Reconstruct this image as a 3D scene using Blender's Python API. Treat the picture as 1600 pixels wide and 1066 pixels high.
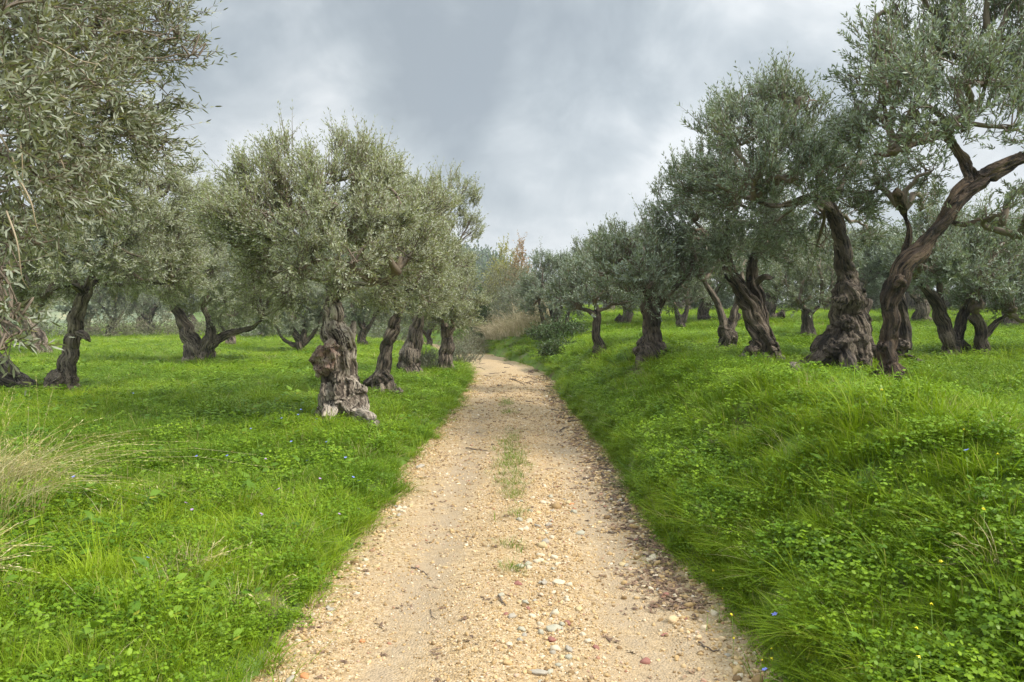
import bpy, math, random
import numpy as np
from mathutils import Vector

# ------------------------------------------------------------------ scene, camera, light
sc = bpy.context.scene
for o in list(bpy.data.objects): bpy.data.objects.remove(o)
COL = sc.collection
F = 1155.0                      # focal length in pixels of the 1600 px wide photograph
CAMZ = 1.6
PITCH = math.atan(38 / F)
cam_d = bpy.data.cameras.new('camera'); cam = bpy.data.objects.new('camera', cam_d); COL.objects.link(cam)
cam_d.sensor_width = 36; cam_d.lens = F / 1600 * 36; cam_d.clip_end = 3000; cam_d.clip_start = 0.05
cam.location = (0, 0, CAMZ); cam.rotation_euler = (math.pi / 2 - PITCH, 0, 0)
sc.camera = cam
sc.cycles.max_bounces = 8; sc.cycles.diffuse_bounces = 4; sc.cycles.transmission_bounces = 6
sc.view_settings.view_transform = 'Standard'; sc.view_settings.look = 'None'
sc.view_settings.exposure = 0.0; sc.view_settings.gamma = 1.0

SUN_TO = Vector((0.80, -0.30, 0.85)).normalized()
SUN_EL = math.asin(SUN_TO.z)
SUN_AZ = math.atan2(SUN_TO.x, SUN_TO.y)
sun_d = bpy.data.lights.new('sun', 'SUN'); sun_d.energy = 4.6; sun_d.angle = math.radians(10); sun_d.color = (1, .95, .86)
sun = bpy.data.objects.new('sun', sun_d); COL.objects.link(sun)
sun.rotation_euler = (-SUN_TO).to_track_quat('-Z', 'Y').to_euler(); sun.location = (20, -10, 30)

def nd(nt, typ, **kw):
    n = nt.nodes.new(typ)
    for k, v in kw.items():
        if k.startswith('i_'):
            key = k[2:]
            key = int(key) if key.isdigit() else key.replace('_', ' ')
            n.inputs[key].default_value = v
        else: setattr(n, k, v)
    return n
def math_(nt, op, a, b=None, c=None, clamp=False):
    n = nt.nodes.new('ShaderNodeMath'); n.operation = op; n.use_clamp = clamp
    for i, v in enumerate((a, b, c)):
        if v is None: continue
        if isinstance(v, (int, float)): n.inputs[i].default_value = v
        else: nt.links.new(v, n.inputs[i])
    return n.outputs[0]
def mixc(nt, fac, a, b, blend='MIX'):
    n = nt.nodes.new('ShaderNodeMix'); n.data_type = 'RGBA'; n.blend_type = blend
    for i, v in ((0, fac), (6, a), (7, b)):
        if isinstance(v, (int, float)): n.inputs[i].default_value = v
        elif isinstance(v, tuple): n.inputs[i].default_value = (*v, 1) if len(v) == 3 else v
        else: nt.links.new(v, n.inputs[i])
    return n.outputs[2]
def ramp(nt, fac, stops, interp='LINEAR'):
    n = nt.nodes.new('ShaderNodeValToRGB'); n.color_ramp.interpolation = interp
    e = n.color_ramp.elements
    while len(e) < len(stops): e.new(0.5)
    for i, (p, c) in enumerate(stops):
        e[i].position = p
        e[i].color = (*c, 1) if isinstance(c, tuple) else (c, c, c, 1)
    nt.links.new(fac, n.inputs[0]); return n.outputs[0]

w = bpy.data.worlds.new('World'); sc.world = w; w.use_nodes = True
nt = w.node_tree; nt.nodes.clear()
tc = nd(nt, 'ShaderNodeTexCoord')
sky = nd(nt, 'ShaderNodeTexSky', sky_type='NISHITA'); sky.sun_disc = False
sky.sun_elevation = SUN_EL; sky.sun_rotation = SUN_AZ
sep = nd(nt, 'ShaderNodeSeparateXYZ'); nt.links.new(tc.outputs['Generated'], sep.inputs[0])
zc = math_(nt, 'MAXIMUM', sep.outputs[2], 0.0)
zz = math_(nt, 'ADD', zc, 1.1)
cx_ = nd(nt, 'ShaderNodeCombineXYZ')
nt.links.new(math_(nt, 'DIVIDE', sep.outputs[0], zz), cx_.inputs[0])
nt.links.new(math_(nt, 'DIVIDE', sep.outputs[1], zz), cx_.inputs[1])
nt.links.new(math_(nt, 'MULTIPLY', zc, .45), cx_.inputs[2])
n1 = nd(nt, 'ShaderNodeTexNoise', i_Scale=3.6, i_Detail=5.0, i_Roughness=0.50, i_Distortion=0.5)
mp = nd(nt, 'ShaderNodeMapping'); mp.inputs['Location'].default_value = (3.1, 1.7, 0.4)
nt.links.new(cx_.outputs[0], mp.inputs[0]); nt.links.new(mp.outputs[0], n1.inputs[0])
n2 = nd(nt, 'ShaderNodeTexNoise', i_Scale=9.0, i_Detail=7.0, i_Roughness=0.58, i_Distortion=0.4)
nt.links.new(mp.outputs[0], n2.inputs[0])
cl = math_(nt, 'ADD', math_(nt, 'MULTIPLY', n1.outputs[0], 0.72), math_(nt, 'MULTIPLY', n2.outputs[0], 0.28))
for (lx, lz, ex_, am) in ((-.29, .375, 220, .085), (.045, .235, 160, .045), (.27, .35, 40, .05), (-.12, .40, 45, -.06), (.02, .10, 60, .03)):
    dl = nd(nt, 'ShaderNodeVectorMath', operation='DOT_PRODUCT'); nt.links.new(tc.outputs['Generated'], dl.inputs[0]); dl.inputs[1].default_value = Vector((lx, 1.0, lz)).normalized()
    cl = math_(nt, 'ADD', cl, math_(nt, 'MULTIPLY', math_(nt, 'POWER', math_(nt, 'MAXIMUM', dl.outputs['Value'], 0.0), float(ex_)), am))
cshade = ramp(nt, cl, [(0.39, (0.39, 0.45, 0.505)), (0.455, (0.49, 0.555, 0.605)), (0.515, (0.64, 0.70, 0.745)), (0.575, (0.86, 0.90, 0.93))])
# CIE overcast gradient: zenith about three times the horizon; a brighter veil where the sun stands
zr = nd(nt, 'ShaderNodeMapRange', interpolation_type='SMOOTHSTEP'); nt.links.new(zc, zr.inputs[0]); zr.inputs[1].default_value = .36; zr.inputs[2].default_value = .95
grad = math_(nt, 'ADD', 0.98, math_(nt, 'MULTIPLY', zr.outputs[0], 2.2))
dt = nd(nt, 'ShaderNodeVectorMath', operation='DOT_PRODUCT'); nt.links.new(tc.outputs['Generated'], dt.inputs[0])
dt.inputs[1].default_value = Vector((0.26, 0.94, 0.30)).normalized()
lobe = math_(nt, 'POWER', math_(nt, 'MAXIMUM', dt.outputs['Value'], 0.0), 22.0)
dt2 = nd(nt, 'ShaderNodeVectorMath', operation='DOT_PRODUCT'); nt.links.new(tc.outputs['Generated'], dt2.inputs[0])
dt2.inputs[1].default_value = SUN_TO
lobe2 = math_(nt, 'MULTIPLY', math_(nt, 'POWER', math_(nt, 'MAXIMUM', dt2.outputs['Value'], 0.0), 6.0), 1.4)
g2 = math_(nt, 'ADD', math_(nt, 'ADD', grad, math_(nt, 'MULTIPLY', lobe, 0.12)), lobe2)
g10 = math_(nt, 'MULTIPLY', g2, 10.0)
vm = nd(nt, 'ShaderNodeVectorMath', operation='SCALE'); nt.links.new(cshade, vm.inputs[0]); nt.links.new(g10, vm.inputs['Scale'])
cov = ramp(nt, n1.outputs[0], [(0.25, 0.86), (0.5, 0.97)])
skc = mixc(nt, cov, sky.outputs[0], vm.outputs[0])
bg = nd(nt, 'ShaderNodeBackground'); bg.inputs[1].default_value = 0.1
nt.links.new(skc, bg.inputs[0])
wo = nd(nt, 'ShaderNodeOutputWorld'); nt.links.new(bg.outputs[0], wo.inputs[0])

# ------------------------------------------------------------------ numeric helpers
rng = np.random.default_rng(7)
def hash3(ix, iy, iz, seed=0):
    h = (ix.astype(np.int64) * 374761393 + iy.astype(np.int64) * 668265263 + iz.astype(np.int64) * 2147483647 + seed * 1274126177) & 0xFFFFFFFF
    h = ((h ^ (h >> 13)) * 1274126177) & 0xFFFFFFFF
    h = ((h ^ (h >> 16)) * 2246822519) & 0xFFFFFFFF
    return ((h ^ (h >> 15)) & 0xFFFFFF) / float(0xFFFFFF)
def vn(x, y, z=None, seed=0):
    x = np.asarray(x, float); y = np.asarray(y, float)
    z = np.zeros_like(x) if z is None else np.asarray(z, float)
    x, y, z = np.broadcast_arrays(x, y, z)
    ix, iy, iz = np.floor(x), np.floor(y), np.floor(z)
    fx, fy, fz = x - ix, y - iy, z - iz
    fx, fy, fz = (f * f * (3 - 2 * f) for f in (fx, fy, fz))
    r = 0
    for a in (0, 1):
        for b in (0, 1):
            for c in (0, 1):
                wt = (fx if a else 1 - fx) * (fy if b else 1 - fy) * (fz if c else 1 - fz)
                r = r + wt * hash3(ix + a, iy + b, iz + c, seed)
    return r * 2 - 1
def fbm(x, y, z=None, seed=0, oct=4):
    r = 0; a = 1; s = 1; t = 0
    z = np.zeros_like(np.asarray(x, float)) if z is None else z
    for i in range(oct):
        r = r + a * vn(np.asarray(x) * s, np.asarray(y) * s, np.asarray(z) * s, seed + i); t += a; a *= .5; s *= 2.03
    return r / t
def sstep(a, b, x):
    t = np.clip((x - a) / (b - a), 0, 1); return t * t * (3 - 2 * t)

# ------------------------------------------------------------------ the lie of the land
_ty = np.linspace(-60, 260, 1281)
_tx = np.interp(_ty, [-60, 0, 4, 9, 14, 18, 22, 28, 35, 45, 60, 80, 260], [0.3, .02, .02, .03, .0, .02, -.16, -1.25, -3.0, -6.6, -14, -25, -125])
_k = np.hanning(13); _tx = np.convolve(np.pad(_tx, 6, mode='edge'), _k / _k.sum(), 'valid')
def cx(Y): return np.interp(Y, _ty, _tx)
def hw(Y): return np.interp(Y, [0, 3.2, 4.5, 7, 9, 12, 18, 30], [1.14, 1.13, 1.05, 1.07, 1.06, .97, .96, .92])
def edge_wob(Y, side): return .10 * fbm(Y * .9, side * 7.3, seed=5, oct=3) + .05 * vn(Y * 3.1, side * 3.3, seed=9)
def height(X, Y, under=True):
    X = np.asarray(X, float); Y = np.asarray(Y, float)
    d = X - cx(Y)
    wl = hw(Y) + edge_wob(Y, -1); wr = hw(Y) + edge_wob(Y, 1)
    left = .10 * sstep(wl, wl + .35, -d) + .06 * sstep(.4, 4.0, -d - wl) - .25 * sstep(40, 90, Y) * sstep(2, 20, -d)
    bank = (.22 * sstep(wr, wr + .20, d) + .54 * sstep(wr + .05, wr + 1.35, d)) * (1 + .12 * vn(Y * .35, 2.2, seed=31)) + .15 * sstep(3, 9, d) * sstep(4, 12, Y) + .15 * np.exp(-((d - wr - 1.45) / .8) ** 2) * sstep(2.5, 5, Y) * (1 - sstep(15, 21, Y))
    slope = .025 * np.clip(Y - 12, 0, 70) * sstep(wr, wr + 3.0, d)
    off = sstep(.0, 1.2, np.maximum(-d - wl, d - wr))
    n = off * ((.07 + .05 * sstep(0, 1, d)) * fbm(X * .45, Y * .45, seed=3, oct=3) + .035 * vn(X * 1.9, Y * 1.9, seed=4))
    h = left + bank + slope + n + .003 * np.clip(Y - 12, 0, 40)
    if under: h = h - .10 * (1 - sstep(-.05, .12, np.maximum(-d - wl, d - wr)))
    return h
def track_z(X, Y):
    d = X - cx(Y)
    z = -.034 * np.exp(-((d + .56) / .22) ** 2) - .034 * np.exp(-((d - .62) / .22) ** 2) + .016 * np.exp(-(d / .22) ** 2)
    gul = np.exp(-((d - .22 - .12 * np.sin(Y * 1.1)) / .16) ** 2) * sstep(9, 4.5, Y)
    z = z - .026 * gul + .012 * fbm(X * 2.2, Y * 1.3, seed=12, oct=3) + .006 * vn(X * 9, Y * 9, seed=14)
    return z + .003 * np.clip(Y - 12, 0, 40)

CP, SP = math.cos(PITCH), math.sin(PITCH)
def ray(px, py):
    u = (px - 800) / F; v = (533 - py) / F
    return np.array([u, CP + v * SP, -SP + v * CP])
def pt(px, py, Y):            # point of the sight line at distance Y along the ground
    d = ray(px, py); return np.array([0, 0, CAMZ]) + d * (Y / d[1])
def at(px, py):               # where the sight line meets the ground
    d = ray(px, py); ys = np.linspace(1.5, 140, 3000)
    P = d[None, :] * (ys / d[1])[:, None]; P[:, 2] += CAMZ
    under = P[:, 2] < height(P[:, 0], P[:, 1])
    k = int(np.argmax(under)) if under.any() else 2999
    return P[k]

# ------------------------------------------------------------------ mesh helpers
def new_mesh(name, V, Fc, mats, mi=None, smooth=False, rnd=None):
    """V (n,3); Fc: list of int arrays (m,k), faces of k corners each"""
    V = np.asarray(V, np.float32)
    Fc = [np.asarray(f, np.int32) for f in Fc if len(f)]
    me = bpy.data.meshes.new(name)
    me.vertices.add(len(V)); me.vertices.foreach_set('co', V.ravel())
    loops = np.concatenate([f.ravel() for f in Fc]); sizes = np.concatenate([np.full(len(f), f.shape[1], np.int32) for f in Fc])
    starts = np.concatenate([[0], np.cumsum(sizes)[:-1]]).astype(np.int32)
    me.loops.add(len(loops)); me.loops.foreach_set('vertex_index', loops)
    me.polygons.add(len(sizes)); me.polygons.foreach_set('loop_start', starts); me.polygons.foreach_set('loop_total', sizes)
    for m in mats: me.materials.append(m)
    if mi is not None: me.polygons.foreach_set('material_index', np.asarray(mi, np.int32))
    me.update(calc_edges=True)
    if smooth: me.polygons.foreach_set('use_smooth', np.ones(len(sizes), bool))
    if rnd is not None:
        a = me.attributes.new('rnd', 'FLOAT', 'FACE'); a.data.foreach_set('value', np.asarray(rnd, np.float32))
    return me
def link(name, me, parent=None, loc=None):
    o = bpy.data.objects.new(name, me); COL.objects.link(o)
    if parent is not None: o.parent = parent
    if loc is not None: o.location = loc
    return o
def tag(o, label=None, cat=None, group=None, kind=None):
    if label: o['label'] = label
    if cat: o['category'] = cat
    if group: o['group'] = group
    if kind: o['kind'] = kind
    return o
def norm(a): return a / np.maximum(np.linalg.norm(a, axis=-1, keepdims=True), 1e-9)

def tubes(P, R, k=5, cap=True, flute=0., seed=0, base=0):
    """one tube: P (n,3) path, R (n,) radii -> verts, quads, tris"""
    P = np.asarray(P, float); R = np.asarray(R, float); n = len(P)
    T = norm(np.gradient(P, axis=0))
    ref = np.array([1., 0, 0]) if abs(T[0][0]) < .8 else np.array([0, 1., 0])
    N = np.zeros_like(P); u = norm(np.cross(T[0], ref))
    for i in range(n):
        u = norm(u - T[i] * np.dot(u, T[i])); N[i] = u
    B = np.cross(T, N)
    th = np.linspace(0, 2 * np.pi, k, endpoint=False)
    s = np.concatenate([[0], np.cumsum(np.linalg.norm(np.diff(P, axis=0), axis=1))])
    rr = np.ones((n, k))
    if flute:
        tw = th[None, :] + s[:, None] * .55
        a = vn(np.cos(tw) * 2.3, np.sin(tw) * 2.3, s[:, None] * .9, seed=seed)
        b = vn(np.cos(tw) * 4.6, np.sin(tw) * 4.6, s[:, None] * 1.6, seed=seed + 9)
        rr = 1 + flute * (1.15 * a - .9 * np.abs(b) + .25)
    ring = P[:, None, :] + (N[:, None, :] * np.cos(th)[None, :, None] + B[:, None, :] * np.sin(th)[None, :, None]) * (R[:, None] * rr)[:, :, None]
    V = ring.reshape(-1, 3)
    i = np.arange(n - 1)[:, None] * k; j = np.arange(k)[None, :]; j2 = (j + 1) % k
    Q = np.stack([i + j, i + j2, i + k + j2, i + k + j], -1).reshape(-1, 4) + base
    Tt = np.zeros((0, 3), int)
    if cap:
        V = np.vstack([V, P[0], P[-1]]); c0 = n * k; c1 = c0 + 1
        jj = np.arange(k); j3 = (jj + 1) % k
        Tt = np.vstack([np.stack([np.full(k, c0), j3, jj], -1), np.stack([np.full(k, c1), (n - 1) * k + jj, (n - 1) * k + j3], -1)]) + base
    return V, Q, Tt
class MB:
    def __init__(s): s.V = []; s.Q = []; s.T = []; s.n = 0
    def add(s, V, Q=None, T=None):
        s.V.append(V)
        if Q is not None and len(Q): s.Q.append(np.asarray(Q) + s.n)
        if T is not None and len(T): s.T.append(np.asarray(T) + s.n)
        s.n += len(V)
    def tube(s, P, R, k=5, **kw): s.add(*tubes(P, R, k, **kw))
    def arrays(s):
        V = np.vstack(s.V) if s.V else np.zeros((0, 3))
        Q = np.vstack(s.Q) if s.Q else np.zeros((0, 4), int); T = np.vstack(s.T) if s.T else np.zeros((0, 3), int)
        return V, Q, T
def smooth_path(P, R, m=6):
    P = np.asarray(P, float); R = np.asarray(R, float); n = len(P)
    if n < 3:
        t = np.linspace(0, n - 1, (n - 1) * m + 1)
        return np.stack([np.interp(t, np.arange(n), P[:, i]) for i in range(3)], -1), np.interp(t, np.arange(n), R)
    Pe = np.vstack([2 * P[0] - P[1], P, 2 * P[-1] - P[-2]]); out = []; ro = []
    for i in range(1, n):
        p0, p1, p2, p3 = Pe[i - 1], Pe[i], Pe[i + 1], Pe[i + 2]
        for t in np.arange(m) / m:
            out.append(.5 * (2 * p1 + (p2 - p0) * t + (2 * p0 - 5 * p1 + 4 * p2 - p3) * t * t + (-p0 + 3 * p1 - 3 * p2 + p3) * t ** 3)); ro.append(R[i - 1] * (1 - t) + R[i] * t)
    out.append(P[-1]); ro.append(R[-1]); return np.array(out), np.array(ro)
def ball(c, r, seed=0, k=14):
    th = np.linspace(0, 2 * np.pi, k, endpoint=False); ph = np.linspace(0, np.pi, k // 2 + 2)[1:-1]
    d = np.stack([np.outer(np.sin(ph), np.cos(th)), np.outer(np.sin(ph), np.sin(th)), np.outer(np.cos(ph), np.ones(k))], -1)
    m = len(ph); V = d.reshape(-1, 3); V = np.vstack([V, [0, 0, 1], [0, 0, -1]])
    rr = 1 + .35 * vn(V[:, 0] * 2.2 + seed, V[:, 1] * 2.2, V[:, 2] * 2.2, seed=seed)
    V = np.asarray(c) + V * (np.asarray(r) * np.ones(3)) * rr[:, None]
    i = np.arange(m - 1)[:, None] * k; j = np.arange(k)[None, :]; j2 = (j + 1) % k
    Q = np.stack([i + j, i + k + j, i + k + j2, i + j2], -1).reshape(-1, 4)
    jj = np.arange(k); j3 = (jj + 1) % k
    T = np.vstack([np.stack([np.full(k, m * k), jj, j3], -1), np.stack([np.full(k, m * k + 1), (m - 1) * k + j3, (m - 1) * k + jj], -1)])
    return V, Q, T

# ------------------------------------------------------------------ materials
def mat(name):
    m = bpy.data.materials.new(name); m.use_nodes = True
    nt = m.node_tree; b = nt.nodes['Principled BSDF']; b.inputs['Roughness'].default_value = .8
    return m, nt, b
def obj_noise(nt, scale, detail=4, rough=.55, dist=0., vec=None, stretch=None, coord='Object'):
    if coord == 'bk': v = nd(nt, 'ShaderNodeAttribute', attribute_name='bk').outputs['Vector']
    else: t = nd(nt, 'ShaderNodeTexCoord'); v = t.outputs[coord]
    if stretch:
        mp = nd(nt, 'ShaderNodeMapping'); mp.inputs['Scale'].default_value = stretch; nt.links.new(v, mp.inputs[0]); v = mp.outputs[0]
    n = nd(nt, 'ShaderNodeTexNoise', i_Scale=scale, i_Detail=detail, i_Roughness=rough, i_Distortion=dist); nt.links.new(v, n.inputs[0]); return n.outputs[0]
def bark(name, dark, mid, light, lightpos=.62, bump=1.0):
    m, nt, b = mat(name)
    st = obj_noise(nt, 17, 6, .66, .6, stretch=(1, 1, .15), coord='bk'); pa = obj_noise(nt, 2.6, 4, .55, coord='bk'); fi = obj_noise(nt, 60, 4, .65, stretch=(1, 1, .4), coord='bk')
    cr = obj_noise(nt, 30, 5, .62, .9, stretch=(1, 1, .17), coord='bk')
    f = math_(nt, 'ADD', math_(nt, 'MULTIPLY', st, .5), math_(nt, 'MULTIPLY', pa, .5))
    c = ramp(nt, f, [(.40, dark), (.49, mid), (lightpos - .03, light), (.70, tuple(min(1, x * 1.2) for x in light))])
    c = mixc(nt, ramp(nt, cr, [(.40, 1.0), (.48, 0.0)]), c, tuple(x * .45 for x in dark))
    c = mixc(nt, math_(nt, 'MULTIPLY', fi, .8), c, mixc(nt, 1.0, c, (.55, .5, .45), 'MULTIPLY'))
    nt.links.new(c, b.inputs['Base Color']); b.inputs['Roughness'].default_value = .9
    h = math_(nt, 'ADD', math_(nt, 'MULTIPLY', st, 1.0), math_(nt, 'MULTIPLY', cr, .8)); h = math_(nt, 'ADD', h, math_(nt, 'MULTIPLY', fi, .25))
    bp = nd(nt, 'ShaderNodeBump', i_Strength=bump, i_Distance=.05); nt.links.new(h, bp.inputs['Height']); nt.links.new(bp.outputs[0], b.inputs['Normal'])
    return m
M_BARK_PALE = bark('pale_bark', (.09, .066, .048), (.36, .30, .235), (.70, .62, .51), .60)
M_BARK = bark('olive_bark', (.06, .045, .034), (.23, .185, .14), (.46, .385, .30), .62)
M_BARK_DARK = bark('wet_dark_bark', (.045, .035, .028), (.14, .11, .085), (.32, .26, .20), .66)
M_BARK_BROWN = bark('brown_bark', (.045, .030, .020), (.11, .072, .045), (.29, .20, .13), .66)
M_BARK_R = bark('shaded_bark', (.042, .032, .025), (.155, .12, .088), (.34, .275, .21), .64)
def leafmat(name, top, under, yellow=(.30, .30, .08), transl=.30, face='rnd', spread=.5):
    m, nt, b = mat(name)
    a = nd(nt, 'ShaderNodeAttribute', attribute_name=face)
    r = a.outputs['Fac']
    c = mixc(nt, math_(nt, 'MULTIPLY', r, spread), top, tuple(x * 2.3 for x in top))
    yf = math_(nt, 'GREATER_THAN', r, .94)
    c = mixc(nt, math_(nt, 'MULTIPLY', yf, .75), c, yellow)
    g = nd(nt, 'ShaderNodeNewGeometry')
    c2 = mixc(nt, math_(nt, 'MULTIPLY', g.outputs['Backfacing'], .85), c, under)
    nt.links.new(c2, b.inputs['Base Color']); b.inputs['Roughness'].default_value = .45
    b.inputs['Specular IOR Level'].default_value = .45
    tr = nd(nt, 'ShaderNodeBsdfTranslucent'); nt.links.new(mixc(nt, .5, c, yellow), tr.inputs[0])
    mx = nd(nt, 'ShaderNodeMixShader', i_0=transl); nt.links.new(b.outputs[0], mx.inputs[1]); nt.links.new(tr.outputs[0], mx.inputs[2])
    nt.links.new(mx.outputs[0], nt.nodes['Material Output'].inputs[0]); return m
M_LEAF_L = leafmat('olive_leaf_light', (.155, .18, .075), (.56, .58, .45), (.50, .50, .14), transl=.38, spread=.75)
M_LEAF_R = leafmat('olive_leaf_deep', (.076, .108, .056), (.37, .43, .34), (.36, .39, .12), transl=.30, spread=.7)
M_LEAF_N = leafmat('near_olive_leaf', (.060, .076, .032), (.38, .40, .30), (.50, .46, .10), transl=.26, spread=.85)
M_LEAF_FAR = leafmat('olive_leaf_far', (.115, .14, .07), (.30, .33, .24), (.32, .34, .14))
M_LEAF_AUT = leafmat('autumn_leaf', (.34, .23, .10), (.40, .27, .13), (.42, .17, .06), spread=.25)
M_LEAF_BUSH = leafmat('bush_leaf', (.042, .075, .018), (.07, .12, .03), (.12, .17, .03), .2)
M_LEAF_PALE = leafmat('scrub_leaf', (.15, .165, .075), (.22, .22, .13), (.30, .27, .13), .25)
M_BURL = bark('burl', (.13, .07, .05), (.36, .23, .17), (.58, .47, .38), .60)
M_TWIG, nt, b = mat('twig'); b.inputs['Base Color'].default_value = (.17, .13, .09, 1)
def grassmat(name, a, c, dry, transl=.35, rough=.5):
    m, nt, b = mat(name)
    t = nd(nt, 'ShaderNodeAttribute', attribute_name='tint'); t.attribute_type = 'INSTANCER'
    f = nd(nt, 'ShaderNodeAttribute', attribute_name='rnd')
    oi = nd(nt, 'ShaderNodeObjectInfo')
    k = math_(nt, 'ADD', math_(nt, 'MULTIPLY', t.outputs['Fac'], .75), math_(nt, 'MULTIPLY', f.outputs['Fac'], .25))
    col = mixc(nt, k, a, c)
    col = mixc(nt, math_(nt, 'MULTIPLY', math_(nt, 'GREATER_THAN', f.outputs['Fac'], .93), .7), col, dry)
    nt.links.new(col, b.inputs['Base Color']); b.inputs['Roughness'].default_value = rough; b.inputs['Specular IOR Level'].default_value = .22
    tr = nd(nt, 'ShaderNodeBsdfTranslucent'); nt.links.new(mixc(nt, .30, col, (.28, .40, .005)), tr.inputs[0])
    mx = nd(nt, 'ShaderNodeMixShader', i_0=transl); nt.links.new(b.outputs[0], mx.inputs[1]); nt.links.new(tr.outputs[0], mx.inputs[2])
    nt.links.new(mx.outputs[0], nt.nodes['Material Output'].inputs[0]); return m
M_GRASS = grassmat('grass_blade', (.085, .175, .006), (.35, .475, .020), (.52, .47, .13))
M_CLOVER = grassmat('clover_leaf', (.075, .165, .006), (.29, .43, .02), (.38, .45, .05), .25, .45)
M_WEED = grassmat('weed_leaf', (.09, .19, .015), (.25, .38, .035), (.42, .40, .05), .25, .5)
M_STRAW = grassmat('straw', (.42, .34, .17), (.60, .50, .30), (.66, .58, .40), .2, .6)

# ------------------------------------------------------------------ ground and track
def gmat():
    m, nt, b = mat('soil_and_turf')
    n = obj_noise(nt, 1.3, 5, .6); n2 = obj_noise(nt, 22, 5, .65); n3 = obj_noise(nt, .12, 3, .5)
    soil = mixc(nt, n2, (.09, .06, .038), (.20, .14, .085))
    turf = mixc(nt, n2, (.07, .15, .015), (.15, .27, .03)); turf = mixc(nt, n3, turf, (.17, .30, .035))
    c = mixc(nt, ramp(nt, n, [(.38, .25), (.5, .85)]), soil, turf)
    nt.links.new(c, b.inputs['Base Color']); b.inputs['Roughness'].default_value = .95
    bp = nd(nt, 'ShaderNodeBump', i_Strength=.8, i_Distance=.03); nt.links.new(n2, bp.inputs['Height']); nt.links.new(bp.outputs[0], b.inputs['Normal'])
    return m
def grid(us, vs, fn):
    X, Y = np.meshgrid(us, vs); Z = fn(X, Y)
    V = np.stack([X, Y, Z], -1).reshape(-1, 3); a, c = len(vs), len(us)
    i = np.arange(a - 1)[:, None] * c + np.arange(c - 1)[None, :]
    return V, np.stack([i, i + 1, i + c + 1, i + c], -1).reshape(-1, 4)
def warp(n, s, k): t = np.linspace(-1, 1, n); return np.sinh(t * k) / math.sinh(k) * s
us = warp(420, 400, 6.2)
vs = np.concatenate([-warp(60, 60, 3)[30:][::-1], np.linspace(.1, 14, 240), 14 + (np.exp(np.linspace(0, 1, 220) ** 1 * 4.2) - 1) / (math.exp(4.2) - 1) * 700 + .05])
V, Q = grid(us, vs, lambda X, Y: height(X, Y))
ground = tag(link('ground', new_mesh('ground', V, [Q], [gmat()], smooth=True)), kind='structure')

def trackmat():
    m, nt, b = mat('track_gravel')
    t = nd(nt, 'ShaderNodeTexCoord')
    def vor(scale, feat='F1'):
        v = nd(nt, 'ShaderNodeTexVoronoi', i_Scale=scale, feature=feat); nt.links.new(t.outputs['Object'], v.inputs[0]); return v
    v1 = vor(78); v2 = vor(34)
    g = ramp(nt, nd_sep(nt, v1.outputs['Color']), [(0, (.17, .105, .04)), (.3, (.45, .30, .13)), (.6, (.64, .44, .21)), (.85, (.74, .55, .30)), (1, (.86, .72, .50))])
    g2 = ramp(nt, nd_sep(nt, v2.outputs['Color']), [(0, (.33, .22, .085)), (.5, (.58, .405, .20)), (1, (.74, .57, .34))])
    big = obj_noise(nt, .9, 5, .6); med = obj_noise(nt, 5, 5, .6); fine = obj_noise(nt, 240, 3, .6)
    base = mixc(nt, .35, g, g2)
    clay = mixc(nt, med, (.43, .31, .17), (.58, .43, .25))
    c = mixc(nt, ramp(nt, math_(nt, 'ADD', math_(nt, 'MULTIPLY', big, .6), math_(nt, 'MULTIPLY', med, .4)), [(.46, 0.05), (.64, .7)]), base, clay)
    c = mixc(nt, math_(nt, 'MULTIPLY', fine, .35), c, (.30, .21, .13))
    wa = nd(nt, 'ShaderNodeAttribute', attribute_name='wear').outputs['Fac']
    c = mixc(nt, math_(nt, 'MULTIPLY', wa, ramp(nt, math_(nt, 'ADD', math_(nt, 'MULTIPLY', big, .5), math_(nt, 'MULTIPLY', med, .5)), [(.36, .25), (.56, .95)])), c, mixc(nt, fine, (.36, .27, .165), (.47, .36, .23)))
    dk = ramp(nt, obj_noise(nt, 2.1, 6, .62, 1.), [(.62, 0.0), (.76, .45)])
    c = mixc(nt, dk, c, (.27, .21, .15))
    c = mixc(nt, 1.0, c, (.87, .86, .87), 'MULTIPLY')
    nt.links.new(c, b.inputs['Base Color']); b.inputs['Roughness'].default_value = .92
    h = math_(nt, 'ADD', math_(nt, 'MULTIPLY', v1.outputs['Distance'], -1.), math_(nt, 'MULTIPLY', med, .6))
    bp = nd(nt, 'ShaderNodeBump', i_Strength=.7, i_Distance=.012); nt.links.new(h, bp.inputs['Height']); nt.links.new(bp.outputs[0], b.inputs['Normal'])
    return m
def nd_sep(nt, col):
    s = nd(nt, 'ShaderNodeSeparateColor'); nt.links.new(col, s.inputs[0]); return s.outputs[0]
dd = np.linspace(-1.75, 1.75, 150)
def wear(d, Y): return np.clip(np.exp(-((d + .56) / .20) ** 2) + np.exp(-((d - .64) / .20) ** 2) + .7 * sstep(.55, 1.0, d) * (1 - sstep(7, 10, Y)), 0, 1) * (.6 + .4 * sstep(16, 8, Y))
yy = np.concatenate([np.linspace(-12, .9, 30), np.linspace(1, 14, 420), np.linspace(14.1, 90, 380)])
D, Y = np.meshgrid(dd, yy); X = D + cx(Y); Z = track_z(X, Y) - .05 * sstep(1.5, 1.75, abs(D))
V = np.stack([X, Y, Z], -1).reshape(-1, 3); a, c = len(yy), len(dd)
i = np.arange(a - 1)[:, None] * c + np.arange(c - 1)[None, :]
track = tag(link('gravel_track', new_mesh('gravel_track', V, [np.stack([i, i + 1, i + c + 1, i + c], -1).reshape(-1, 4)], [trackmat()], smooth=True)), kind='structure')
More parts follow.
